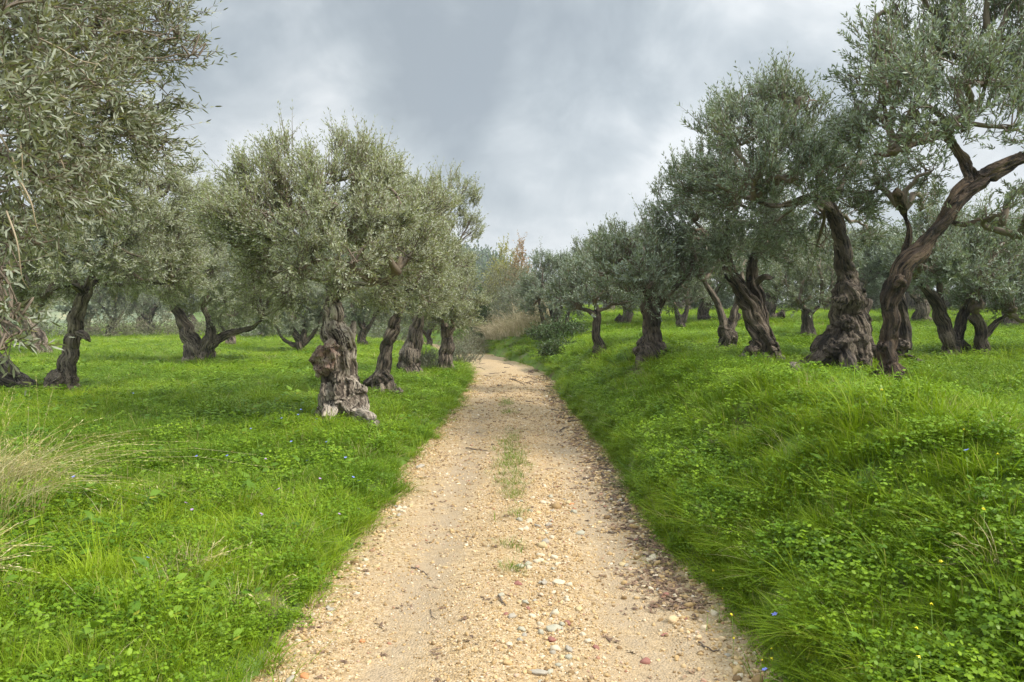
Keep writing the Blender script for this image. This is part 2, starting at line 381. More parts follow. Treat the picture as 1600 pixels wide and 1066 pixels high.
wt = track.data.attributes.new('wear', 'FLOAT', 'POINT'); wt.data.foreach_set('value', wear(D, Y).astype(np.float32).ravel())

# ------------------------------------------------------------------ scatter: one object of uncountable stuff
def scatter(name, protos, P, rot, scl, idx, tint, label=None, cat=None):
    me = bpy.data.meshes.new(name); me.vertices.add(len(P)); me.vertices.foreach_set('co', np.asarray(P, np.float32).ravel())
    for nm, ty, d, key in (('rot', 'FLOAT_VECTOR', rot, 'vector'), ('scl', 'FLOAT_VECTOR', scl, 'vector'), ('idx', 'INT', idx, 'value'), ('tint', 'FLOAT', tint, 'value')):
        a = me.attributes.new(nm, ty, 'POINT'); a.data.foreach_set(key, np.asarray(d, np.int32 if ty == 'INT' else np.float32).ravel())
    o = link(name, me); tag(o, label, cat, kind='stuff')
    col = bpy.data.collections.new(name + '_pieces')
    for i, pm in enumerate(protos):
        po = bpy.data.objects.new('%s_piece_%02d' % (name, i), pm); col.objects.link(po)
    ng = bpy.data.node_groups.new(name + '_scatter', 'GeometryNodeTree')
    ng.interface.new_socket('Geometry', in_out='INPUT', socket_type='NodeSocketGeometry'); ng.interface.new_socket('Geometry', in_out='OUTPUT', socket_type='NodeSocketGeometry')
    gi = ng.nodes.new('NodeGroupInput'); go = ng.nodes.new('NodeGroupOutput')
    ip = ng.nodes.new('GeometryNodeInstanceOnPoints'); ci = ng.nodes.new('GeometryNodeCollectionInfo')
    ci.inputs['Collection'].default_value = col; ci.inputs['Separate Children'].default_value = True; ci.inputs['Reset Children'].default_value = True
    ip.inputs['Pick Instance'].default_value = True
    def na(n, ty):
        x = ng.nodes.new('GeometryNodeInputNamedAttribute'); x.data_type = ty; x.inputs['Name'].default_value = n; return x.outputs['Attribute']
    er = ng.nodes.new('FunctionNodeEulerToRotation'); ng.links.new(na('rot', 'FLOAT_VECTOR'), er.inputs[0])
    ng.links.new(gi.outputs[0], ip.inputs['Points']); ng.links.new(ci.outputs[0], ip.inputs['Instance'])
    ng.links.new(er.outputs[0], ip.inputs['Rotation']); ng.links.new(na('scl', 'FLOAT_VECTOR'), ip.inputs['Scale']); ng.links.new(na('idx', 'INT'), ip.inputs['Instance Index'])
    ng.links.new(ip.outputs[0], go.inputs[0])
    md = o.modifiers.new('scatter', 'NODES'); md.node_group = ng
    return o

def blades(n, rad, hmin, hmax, wid, lean, m, seed, name, curl=.6, seg=3, seedhead=False):
    r = np.random.default_rng(seed)
    a = r.uniform(0, 2 * np.pi, n); q = rad * np.sqrt(r.uniform(0, 1, n)); b0 = np.stack([q * np.cos(a), q * np.sin(a), np.full(n, -.02)], -1)
    H = r.uniform(hmin, hmax, n); az = a + r.normal(0, .9, n); ln = np.abs(r.normal(lean, lean * .5, n)); W = wid * r.uniform(.6, 1.3, n)
    ts = np.linspace(0, 1, seg + 1); out = []
    dirh = np.stack([np.cos(az), np.sin(az), 0 * az], -1); side = np.stack([-np.sin(az + r.normal(0, .8, n)), np.cos(az), 0 * az], -1); side = norm(side)
    for i, t in enumerate(ts):
        c = b0 + dirh * (H * (ln * t + curl * t ** 2.4 * ln * 1.5))[:, None]; c[:, 2] += H * (t - curl * .35 * ln * t ** 2.6 * 1.6)
        wv = (W * (1 - t) ** .6 * (.75 + .5 * min(1, t * 3)) if i < seg else W * 0)[:, None]
        out += [c - side * wv / 2] + ([c + side * wv / 2] if i < seg else [])
    V = np.concatenate(out); Q = []; T = []
    for i in range(seg - 1):
        o0 = 2 * i * n; k = np.arange(n); Q.append(np.stack([o0 + k, o0 + n + k, o0 + 3 * n + k, o0 + 2 * n + k], -1))
    o0 = 2 * (seg - 1) * n; k = np.arange(n); T = np.stack([o0 + k, o0 + n + k, o0 + 2 * n + k], -1)
    Q = np.vstack(Q); rn = r.uniform(0, 1, n); rnd = np.concatenate([np.tile(rn, seg - 1), rn])
    return new_mesh(name, V, [Q, T], [m], rnd=rnd)

def leaf_disks(C, N_, S, r, k=5):
    """little rounded leaves: centre C, normal N_, size S"""
    n = len(C); ref = norm(np.cross(N_, r.normal(0, 1, (n, 3)))); bi = np.cross(N_, ref)
    th = np.linspace(0, 2 * np.pi, k, endpoint=False)
    V = C[:, None, :] + S[:, None, None] * (ref[:, None, :] * np.cos(th)[None, :, None] + bi[:, None, :] * np.sin(th)[None, :, None] * .8)
    return V.reshape(-1, 3), np.arange(n * k).reshape(n, k)
def clover_patch(n, rad, hmax, size, m, seed, name):
    r = np.random.default_rng(seed); a = r.uniform(0, 2 * np.pi, n); q = rad * np.sqrt(r.uniform(0, 1, n)); H = hmax * r.uniform(.25, 1, n)
    top = np.stack([q * np.cos(a) * 1.2, q * np.sin(a) * 1.2, H], -1); C = []; Nn = []; S = []
    for j in range(3):
        aj = a + j * 2.094 + r.uniform(0, .4, n); s = size * r.uniform(.6, 1.2, n)
        C.append(top + np.stack([np.cos(aj), np.sin(aj), 0 * aj - .15], -1) * (s * .9)[:, None]); S.append(s)
        Nn.append(norm(np.stack([np.cos(aj) * .4 + r.normal(0, .25, n), np.sin(aj) * .4 + r.normal(0, .25, n), np.ones(n)], -1)))
    V, Fc = leaf_disks(np.vstack(C), np.vstack(Nn), np.concatenate(S), r)
    mb = MB(); st = np.stack([q * np.cos(a) * .8, q * np.sin(a) * .8, 0 * a - .02], -1)
    sv = []; sq = []
    wv = np.array([.0018, 0, 0]); k = np.arange(n)
    SV = np.vstack([st - wv, st + wv, top]); ST = np.stack([k, k + n, k + 2 * n], -1) + len(V)
    rn = r.uniform(0, .9, n)
    return new_mesh(name, np.vstack([V, SV]), [Fc, ST], [m], rnd=np.concatenate([np.tile(rn, 3), rn]))
def rosette(n, L, W, m, seed, name, up=.8):
    """broad leaved weed: pointed oval leaves rising from one root"""
    r = np.random.default_rng(seed); a = r.uniform(0, 2 * np.pi, n); el = r.uniform(.2, 1.1, n) * up; l = L * r.uniform(.5, 1.1, n); wv = W * l / L * r.uniform(.8, 1.2, n)
    h0 = r.uniform(0, .10, n); t = np.array([0, .3, .62, 1.0]); wd = np.array([.12, .9, .8, 0]); V = []; 
    d = np.stack([np.cos(a), np.sin(a), 0 * a], -1); s = np.stack([-np.sin(a), np.cos(a), r.normal(0, .3, n)], -1)
    for ti, wi in zip(t, wd):
        c = d * (l * (ti + .15) * np.cos(el * (1 - .3 * ti)))[:, None]; c[:, 2] += h0 + l * ti * np.sin(el) - l * .35 * ti ** 2
        V += [c - s * (wv * wi / 2)[:, None], c + s * (wv * wi / 2)[:, None]]
    V = np.concatenate(V); k = np.arange(n); Q = np.vstack([np.stack([2 * i * n + k, (2 * i + 1) * n + k, (2 * i + 3) * n + k, (2 * i + 2) * n + k], -1) for i in range(3)])
    return new_mesh(name, V, [Q], [m], rnd=np.tile(r.uniform(0, .96, n), 3), smooth=True)

# density rings: metres from the camera, clumps per square metre, sideways growth of each clump
def field_points(rings, seed, side_margin=2.0):
    r = np.random.default_rng(seed); out = []
    for y0, y1, dens, sc_ in rings:
        half = .74 * y1 + side_margin; n = int(dens * (y1 - y0) * 2 * half)
        X = r.uniform(-half, half, n); Y = r.uniform(y0, y1, n)
        keep = np.abs(X) < .74 * Y + side_margin; X, Y = X[keep], Y[keep]
        out.append(np.stack([X, Y, np.full(len(X), sc_)], -1))
    return np.vstack(out), r
def off_track(X, Y):
    d = X - cx(Y); return np.maximum(-d - hw(Y) - edge_wob(Y, -1), d - hw(Y) - edge_wob(Y, 1))
grass_protos = [blades(85, .085, .05, .14, .0036, .35, M_GRASS, 1, 'fine_grass'), blades(70, .09, .08, .19, .004, .42, M_GRASS, 2, 'fine_grass_tall'),
    blades(50, .08, .10, .23, .0048, .55, M_GRASS, 3, 'arching_grass', curl=.9), blades(110, .12, .03, .08, .0034, .4, M_GRASS, 4, 'turf_grass'),
    blades(20, .05, .15, .34, .0075, .45, M_GRASS, 5, 'broad_grass', curl=.8, seg=4), blades(22, .07, .06, .22, .0032, .6, M_STRAW, 6, 'dead_grass'), blades(60, .05, .12, .26, .005, .5, M_GRASS, 7, 'dense_tuft', curl=.9)]
RINGS = [(-3, 1.2, 14, 1.2), (1.2, 5, 165, .95), (5, 10, 115, 1.05), (10, 20, 46, 1.4), (20, 40, 15, 2.0), (40, 95, 4.0, 3.2)]
PT, r = field_points(RINGS, 21)
FEET = [(540, 655, .55), (600, 606, .4), (643, 580, .4), (700, 575, .4), (103, 604, .45), (312, 563, .5), (1310, 580, .9), (1390, 594, .4), (1192, 562, .5), (1137, 547, .4), (1020, 551, .5), (936, 550, .25), (1487, 554, .45), (1532, 552, .35), (45, 605, .4)]
ex = []
for fx, fy, fr in FEET:
    g = at(fx, fy); k = 150; q = fr * (.55 + .75 * r.uniform(0, 1, k)); an = r.uniform(0, 6.28, k); ex.append(np.stack([g[0] + q * np.cos(an), g[1] + q * np.sin(an) * .8 - .05, np.full(k, 1.15)], -1))
k = 2600; ye = 1.4 + 13 * r.uniform(0, 1, k) ** 1.4; ee = r.uniform(-.03, .45, k); ex.append(np.stack([cx(ye) + hw(ye) + edge_wob(ye, 1) + ee, ye, np.full(k, .62)], -1))
n_main = len(PT); PT = np.vstack([PT] + ex)
X, Y, S = PT.T; e = off_track(X, Y)
keep = (e > -.03 + .10 * r.uniform(0, 1, len(X)) ** 2 - .06)
X, Y, S, e = X[keep], Y[keep], S[keep], e[keep]
right = X > cx(Y)
patch = fbm(X * .55, Y * .55, seed=41, oct=3); patch2 = fbm(X * 1.3, Y * 1.3, seed=43, oct=3)
cov = patch2 * .6 + patch * .4                         # >0: leafy ground cover takes over from grass
u = r.uniform(0, 1, len(X))
idx = np.select([u < .30, u < .55, u < .75, u < .92], [0, 1, 2, 3], 4)
idx = np.where(right & (Y < 7) & (u > .84), np.where(u > .96, 4, 2), idx)
idx = np.where((S < .7) & (idx == 2), r.integers(0, 2, len(X)), idx); idx = np.where((S < .7) & (u > .85), 6, idx)
idx = np.where(~right & (idx == 4) & (u < .975), 1, idx)
idx = np.where(r.uniform(0, 1, len(X)) < .035 + .10 * (fbm(X * .7, Y * .7, seed=47) > .22), 5, idx); idx = np.where(r.uniform(0, 1, len(X)) < .05, 6, idx)
bare = (X < -1.9) & (Y < 3.6) & (patch2 > -.35) & (X > -4)
keep = ~((cov > .18) & (r.uniform(0, 1, len(X)) < .55)) & ~(bare & (r.uniform(0, 1, len(X)) < .8))
X, Y, S, e, right, patch, idx = [q[keep] for q in (X, Y, S, e, right, patch, idx)]
Z = height(X, Y)
hs = (.72 + .4 * sstep(-.05, .8, e)) * r.uniform(.7, 1.25, len(X)) * np.where(right, .84, .86) * (1 + .3 * patch)
hs = hs * np.where(Y > 20, 1.15, 1)
scl = np.stack([S * r.uniform(.8, 1.2, len(X)), S * r.uniform(.8, 1.2, len(X)), hs * np.where(S > 2, 1.1, 1)], -1)
tint = np.clip(.46 + .85 * fbm(X * .42, Y * .42, seed=51, oct=4) + .22 * r.normal(0, 1, len(X)) * .7 + .25 * sstep(10, 30, Y) * (fbm(X * .12, Y * .12, seed=52, oct=2)), 0, 1)
rot = np.stack([r.normal(0, .12, len(X)), r.normal(0, .12, len(X)), r.uniform(0, 6.28, len(X))], -1)
face_ = right & (e < .4); lean_ = np.where(face_, r.normal(.12, .32, len(X)), 0)       # grass on the cut face leans out over the track
rot[:, 0] += lean_ * -np.sin(rot[:, 2]); rot[:, 1] += lean_ * -np.cos(rot[:, 2])
scatter('grass', grass_protos, np.stack([X, Y, Z], -1), rot, scl, idx, tint, 'fresh green grass covering both sides of the gravel track', 'grass')

cl_protos = [clover_patch(80, .10, .10, .0085, M_CLOVER, 11, 'clover'), clover_patch(56, .10, .14, .0098, M_CLOVER, 12, 'clover_tall'), clover_patch(100, .11, .07, .0065, M_CLOVER, 13, 'clover_low'),
    rosette(12, .075, .034, M_WEED, 14, 'weed'), rosette(16, .055, .024, M_WEED, 15, 'weed_small', 1.1), rosette(10, .11, .032, M_WEED, 16, 'weed_long', 1.0)]
PT, r = field_points([(-3, 1.2, 8, 1.2), (1.2, 5, 150, .95), (5, 10, 95, 1.1), (10, 20, 32, 1.5), (20, 40, 9, 2.2)], 22)
X, Y, S = PT.T; e = off_track(X, Y)
k = 2000; ye = 1.4 + 13 * r.uniform(0, 1, k) ** 1.4; PT = np.vstack([PT, np.stack([cx(ye) + hw(ye) + edge_wob(ye, 1) + r.uniform(.0, .45, k), ye, np.ones(k)], -1)])
for fx, fy, fr in FEET:
    g = at(fx, fy); k = 90; q = fr * (.5 + .8 * r.uniform(0, 1, k)); an = r.uniform(0, 6.28, k); PT = np.vstack([PT, np.stack([g[0] + q * np.cos(an), g[1] + q * np.sin(an) * .8 - .05, np.full(k, 1.2)], -1)])
X, Y, S = PT.T; e = off_track(X, Y)
p2 = fbm(X * 1.3, Y * 1.3, seed=43, oct=3) * .6 + fbm(X * .55, Y * .55, seed=41, oct=3) * .4
right = X > cx(Y)
keep = (e > .0) & (((p2 > .07) & (r.uniform(0, 1, len(X)) < np.where(right, 1., .75))) | (r.uniform(0, 1, len(X)) < .38))
X, Y, S, e, right = [q[keep] for q in (X, Y, S, e, right)]
u = r.uniform(0, 1, len(X))
idx = np.where(right, np.select([u < .4, u < .7, u < .93, u < .96], [0, 1, 2, 4], 5), np.select([u < .3, u < .48, u < .62, u < .77, u < .95], [0, 1, 2, 3, 4], 5))
scl = np.stack([S, S, np.where(Y > 10, 1.2, 1.0) * r.uniform(.7, 1.4, len(X))], -1) * r.uniform(.75, 1.25, len(X))[:, None] * (.6 + .4 * sstep(0, .4, e))[:, None]
tint = np.clip(.4 + .4 * fbm(X * .6, Y * .6, seed=61) + .25 * r.normal(0, 1, len(X)), 0, 1)
scatter('ground_cover', cl_protos, np.stack([X, Y, height(X, Y)], -1), np.stack([r.normal(0, .1, len(X)), r.normal(0, .1, len(X)), r.uniform(0, 6.28, len(X))], -1), scl, idx, tint,
        'low clover and leafy weeds growing through the grass', 'weeds')
# thin grass growing on the crown of the track
r = np.random.default_rng(5)
cen = [(792, 640, .30, .05), (795, 655, .2, .05), (797, 725, .5, .07), (800, 745, .45, .08), (797, 768, .35, .07), (803, 790, .2, .05), (797, 700, .4, .06), (800, 880, .06, .04), (796, 915, .05, .04), (803, 830, .12, .05)]
Ps = []
for px, py, sy, sx in cen:
    c = at(px, py); n = int(58 * max(sy, .1) / .3); sx = sx * 1.3
    Ps.append(np.stack([c[0] + r.normal(0, sx, n), c[1] + r.normal(0, sy, n)], -1))
Ps = np.vstack(Ps); X, Y = Ps.T; n = len(X)
scatter('track_grass', [blades(14, .035, .03, .09, .003, .5, M_GRASS, 71, 'sparse_grass'), blades(9, .03, .04, .11, .003, .7, M_STRAW, 72, 'sparse_straw')], np.stack([X, Y, track_z(X, Y)], -1),
        np.stack([0 * X, 0 * X, r.uniform(0, 6.28, n)], -1), np.ones((n, 3)) * r.uniform(.6, 1.3, n)[:, None], (r.uniform(0, 1, n) < .38).astype(int), r.uniform(0, .3, n), 'sparse grass growing along the middle of the track', 'grass')

# ------------------------------------------------------------------ gravel
def pebble(seed, m, flat=.6, sub=2):
    r = np.random.default_rng(seed); V, Q, T = ball((0, 0, 0), 1, seed, 8 if sub == 1 else 12)
    V = V * np.array([1, r.uniform(.6, .95), flat * r.uniform(.7, 1.1)])
    q = norm(r.normal(0, 1, (5, 3)))           # chip a few planes off so that it reads as broken rock
    for d in q:
        h = V @ d; lim = r.uniform(.45, .8) * h.max(); V = V - np.outer(np.clip(h - lim, 0, None) * .8, d)
    return new_mesh('pebble_stone', V, [Q, T], [m], smooth=False)
def stonemat(name, stops):
    m, nt, b = mat(name); oi = nd(nt, 'ShaderNodeObjectInfo'); c = ramp(nt, oi.outputs['Random'], stops, 'LINEAR')
    n = obj_noise(nt, 3, 5, .6); c = mixc(nt, math_(nt, 'MULTIPLY', n, .5), c, mixc(nt, 1.0, c, (.6, .52, .42), 'MULTIPLY'))
    nt.links.new(c, b.inputs['Base Color']); return m
M_PEB = stonemat('pebble', [(0, (.20, .12, .05)), (.3, (.45, .30, .13)), (.6, (.60, .42, .205)), (.8, (.68, .51, .30)), (.92, (.76, .66, .50)), (1, (.38, .17, .09))])
M_STONE = stonemat('rock', [(0, (.50, .42, .33)), (.35, (.66, .62, .55)), (.6, (.48, .46, .43)), (.8, (.62, .44, .24)), (.9, (.33, .16, .11)), (1, (.74, .66, .52))])
pebs = [pebble(100 + i, M_PEB, .65, 1) for i in range(7)]
r = np.random.default_rng(31); out = []
for y0, y1, dens, s0 in [(1.2, 3.0, 1500, .0050), (3.0, 4.5, 3200, .0052), (4.5, 7, 2600, .0062), (7, 12, 1100, .0082), (12, 20, 260, .012)]:
    n = int(dens * (y1 - y0) * 2.7); Y = r.uniform(y0, y1, n); D = r.uniform(-1.35, 1.35, n); s = s0 * np.exp(r.normal(0, .38, n))
    out.append(np.stack([D + cx(Y), Y, s], -1))
# coarser washed-out stones right of the middle and along the right edge
n = 1700; Y = r.uniform(2.2, 7.5, n); D = .24 + .12 * np.sin(Y * 1.1) + r.normal(0, .13, n); out.append(np.stack([D + cx(Y), Y, .0085 * np.exp(r.normal(0, .42, n))], -1))
n = 4200; Y = r.uniform(2, 20, n) ** 1.0; D = hw(Y) - .10 + r.normal(0, .13, n); out.append(np.stack([D + cx(Y), Y, .010 * np.exp(r.normal(0, .4, n)) * (1 + Y / 25)], -1))
n = 2600; Y = r.uniform(2, 20, n); D = -hw(Y) + .02 + r.normal(0, .07, n); out.append(np.stack([D + cx(Y), Y, .009 * np.exp(r.normal(0, .35, n)) * (1 + Y / 25)], -1))
A = np.vstack(out); X, Y, S = A.T
bald = fbm(X * 1.6, Y * 1.0, seed=77, oct=3)
keep = (off_track(X, Y) < .10) & ~((S < .011) & (r.uniform(0, 1, len(X)) < .72 * wear(X - cx(Y), Y))) & ~((bald > .16) & (S < .012) & (r.uniform(0, 1, len(X)) < .75)); X, Y, S = X[keep], Y[keep], S[keep]
scatter('gravel', pebs, np.stack([X, Y, track_z(X, Y) + S * .12], -1), np.stack([r.normal(0, .25, len(X)), r.normal(0, .25, len(X)), r.uniform(0, 6.28, len(X))], -1), np.stack([S, S, S], -1),
        r.integers(0, 7, len(X)), r.uniform(0, 1, len(X)), 'loose golden gravel strewn over the track', 'gravel')

# ------------------------------------------------------------------ olive trees
def remeshed(V, Q, T, vox):
    me = new_mesh('tmp', V, [Q, T], []); ob = bpy.data.objects.new('tmp', me); COL.objects.link(ob)
    md = ob.modifiers.new('r', 'REMESH'); md.mode = 'VOXEL'; md.voxel_size = vox
    dg = bpy.context.evaluated_depsgraph_get(); ev = ob.evaluated_get(dg); m2 = bpy.data.meshes.new_from_object(ev)
    n = len(m2.vertices); co = np.empty(n * 3, np.float32); m2.vertices.foreach_get('co', co); no = np.empty(n * 3, np.float32); m2.vertices.foreach_get('normal', no)
    bpy.data.objects.remove(ob); bpy.data.meshes.remove(me)
    return m2, co.reshape(-1, 3).astype(float), no.reshape(-1, 3).astype(float)
def build_trunk(stems, balls, pits, vox, seed, m, gnarl=1.0, name='trunk'):
    """stems: list of (path, radii, flute) in local metres; balls: (centre, radius); pits: (centre, radius, depth)"""
    mb = MB(); sk = []
    for i, (P, R, fl) in enumerate(stems):
        P2, R2 = smooth_path(P, R, 8)
        s = np.arange(len(P2)); P2 = P2 + (R2 * np.where(R2 > .10, .22, .10))[:, None] * np.stack([vn(s * .23, 1.1, seed=seed + i), vn(s * .23, 5.1, seed=seed + i), 0 * s], -1)
        mb.tube(P2, R2, 28 if R2.max() > .07 else 12, flute=fl, seed=seed + i * 3)
        T_ = norm(np.gradient(P2, axis=0)); u_ = norm(np.cross(T_[0], [1., 0, 0] if abs(T_[0][0]) < .8 else [0, 1., 0])); fr = []
        L_ = np.concatenate([[0], np.cumsum(np.linalg.norm(np.diff(P2, axis=0), axis=1))]) + P2[0][2] + i * .37
        for k in range(len(P2)):
            u_ = norm(u_ - T_[k] * np.dot(u_, T_[k])); fr.append(np.concatenate([P2[k], [R2[k]], u_, np.cross(T_[k], u_), T_[k], [L_[k]]]))
        sk.append(np.array(fr))
    for i, (c, rr) in enumerate(balls): mb.add(*ball(c, rr, seed + i))
    me, co, no = remeshed(*mb.arrays(), vox)
    sk = np.vstack(sk); bk = np.empty((len(co), 3))      # bark runs along each limb and winds slowly round it
    for a0 in range(0, len(co), 20000):
        c = co[a0:a0 + 20000]; dd_ = np.linalg.norm(c[:, None, :] - sk[None, :, :3], axis=2) / (sk[None, :, 3] + .02); kk = sk[dd_.argmin(1)]
        dv = c - kk[:, :3]; uu = (dv * kk[:, 4:7]).sum(1); ww = (dv * kk[:, 7:10]).sum(1); ss = kk[:, 13] + (dv * kk[:, 10:13]).sum(1); tw = ss * .9 * (1 if seed % 2 else -1)
        bk[a0:a0 + 20000] = np.stack([uu * np.cos(tw) - ww * np.sin(tw), uu * np.sin(tw) + ww * np.cos(tw), ss], -1)
    x, y, z = bk.T
    zt = z + .35 * vn(x * 2, y * 2, z * 1.5, seed=seed + 7)      # fissures wander as they climb
    crk = (1 - np.abs(vn(x * 15, y * 15, zt * 2.4, seed=seed + 5)) * 3).clip(0, 1)
    amp = gnarl * (-.030 * crk + .018 * vn(x * 6, y * 6, z * 1.6, seed=seed) - .050 * (1 - np.abs(vn(x * 9, y * 9, zt * 1.5, seed=seed + 1)) * 2.2).clip(0, 1) ** 2 + .022 * vn(x * 19, y * 19, zt * 3.2, seed=seed + 2) + .008 * vn(x * 40, y * 40, z * 14, seed=seed + 3) + .008)
    thick = np.clip((co[:, 2].max() - co[:, 2]) / 1.2, .25, 1)
    co = co + no * (amp * thick)[:, None]
    for c, rad, dep in pits:
        dv = co - np.asarray(c); dv[:, 2] *= .6; w_ = np.exp(-(np.linalg.norm(dv, axis=1) / rad) ** 4); co = co - no * (w_ * dep)[:, None]
    me.vertices.foreach_set('co', co.astype(np.float32).ravel()); me.polygons.foreach_set('use_smooth', np.ones(len(me.polygons), bool)); me.materials.append(m); me.update(); me.name = name
    at_ = me.attributes.new('bk', 'FLOAT_VECTOR', 'POINT'); at_.data.foreach_set('vector', (bk + np.array([seed % 7, seed % 5, 0])).astype(np.float32).ravel())
    return me

def twigs_and_leaves(tips, dirs, L, nl, lw, lh, r, quality):
    """twigs at tips with directions: returns leaf quads and twig triangles"""
    n = len(tips); bend = r.normal(0, .22, (n, 3)) + np.array([0, 0, .10])
    t = (np.arange(nl) + .7) / nl; t = t[None, :] + r.normal(0, .03, (n, nl))
    B = tips[:, None, :] + dirs[:, None, :] * (L[:, None] * t)[:, :, None] + bend[:, None, :] * (L[:, None] * t ** 2)[:, :, None]
    Td = norm(dirs[:, None, :] + 2 * bend[:, None, :] * t[:, :, None])
    rv = r.normal(0, 1, (n, 1, 3)) * np.ones((1, nl, 1)); s = norm(np.cross(Td, rv)); b2 = np.cross(Td, s)
    ph = (np.arange(nl) % 2) * np.pi + (np.arange(nl) // 2) * 1.57; ph = ph[None, :] + r.normal(0, .35, (n, nl))
    sd = s * np.cos(ph)[:, :, None] + b2 * np.sin(ph)[:, :, None]
    ang = r.uniform(.45, 1.0, (n, nl))[:, :, None]
    ld = norm(Td * np.cos(ang) + sd * np.sin(ang) + np.array([0, 0, .05])).reshape(-1, 3)
    B = B.reshape(-1, 3); N = len(B)
    wd = norm(np.cross(ld, norm(Td.reshape(-1, 3) + r.normal(0, .5, (N, 3)))))
    nn = np.cross(ld, wd)
    l = (lh * r.uniform(.6, 1.15, N))[:, None]; wv = (lw * r.uniform(.75, 1.2, N))[:, None]
    k = np.arange(N)
    if quality == 0:
        V = np.concatenate([B, B + ld * l * .45 - wd * wv / 2 + nn * l * .03, B + ld * l, B + ld * l * .45 + wd * wv / 2 + nn * l * .03])
        Q = np.stack([k, k + N, k + 2 * N, k + 3 * N], -1); rp = 1
    else:
        cu = nn * l * r.uniform(-.12, .12, N)[:, None]
        V = np.concatenate([B, B + ld * l * .3 - wd * wv / 2 + cu * .4, B + ld * l * .7 - wd * wv * .42 + cu * .8, B + ld * l + cu * .6, B + ld * l * .7 + wd * wv * .42 + cu * .8, B + ld * l * .3 + wd * wv / 2 + cu * .4])
        Q = np.vstack([np.stack([k + N, k + 2 * N, k + 4 * N, k + 5 * N], -1)]); 
        T = np.vstack([np.stack([k, k + N, k + 5 * N], -1), np.stack([k + 2 * N, k + 3 * N, k + 4 * N], -1)])
    rn = np.clip(r.uniform(0, 1, N) * .75 + np.repeat(r.uniform(0, 1, n), nl) * .25, 0, 1)
    rn = np.where(r.uniform(0, 1, N) < .012, .99, rn * .93)
    # stems: three sided slivers
    e1 = tips; e2 = tips + dirs * (L * .55)[:, None] + bend * (L * .3)[:, None]; e3 = tips + dirs * L[:, None] + bend * L[:, None]
    w0 = .0035 if quality else .005
    off = norm(np.cross(dirs, r.normal(0, 1, (n, 3)))); of2 = np.cross(dirs, off); j = np.arange(n)
    SV = np.concatenate([e1 + off * w0, e1 - off * w0 * .5 + of2 * w0, e1 - off * w0 * .5 - of2 * w0, e2 + off * w0 * .7, e2 - off * w0 * .35 + of2 * w0 * .7, e2 - off * w0 * .35 - of2 * w0 * .7, e3])
    SQ = np.vstack([np.stack([j + a * n, j + ((a + 1) % 3) * n, j + (3 + (a + 1) % 3) * n, j + (3 + a) * n], -1) for a in range(3)])
    ST = np.vstack([np.stack([j + (3 + a) * n, j + (3 + (a + 1) % 3) * n, j + 6 * n], -1) for a in range(3)])
    if quality == 0: return V, Q, np.zeros((0, 3), int), rn, rn[:0], SV, SQ, ST
    return V, Q, T, rn, np.tile(rn, 2), SV, SQ, ST

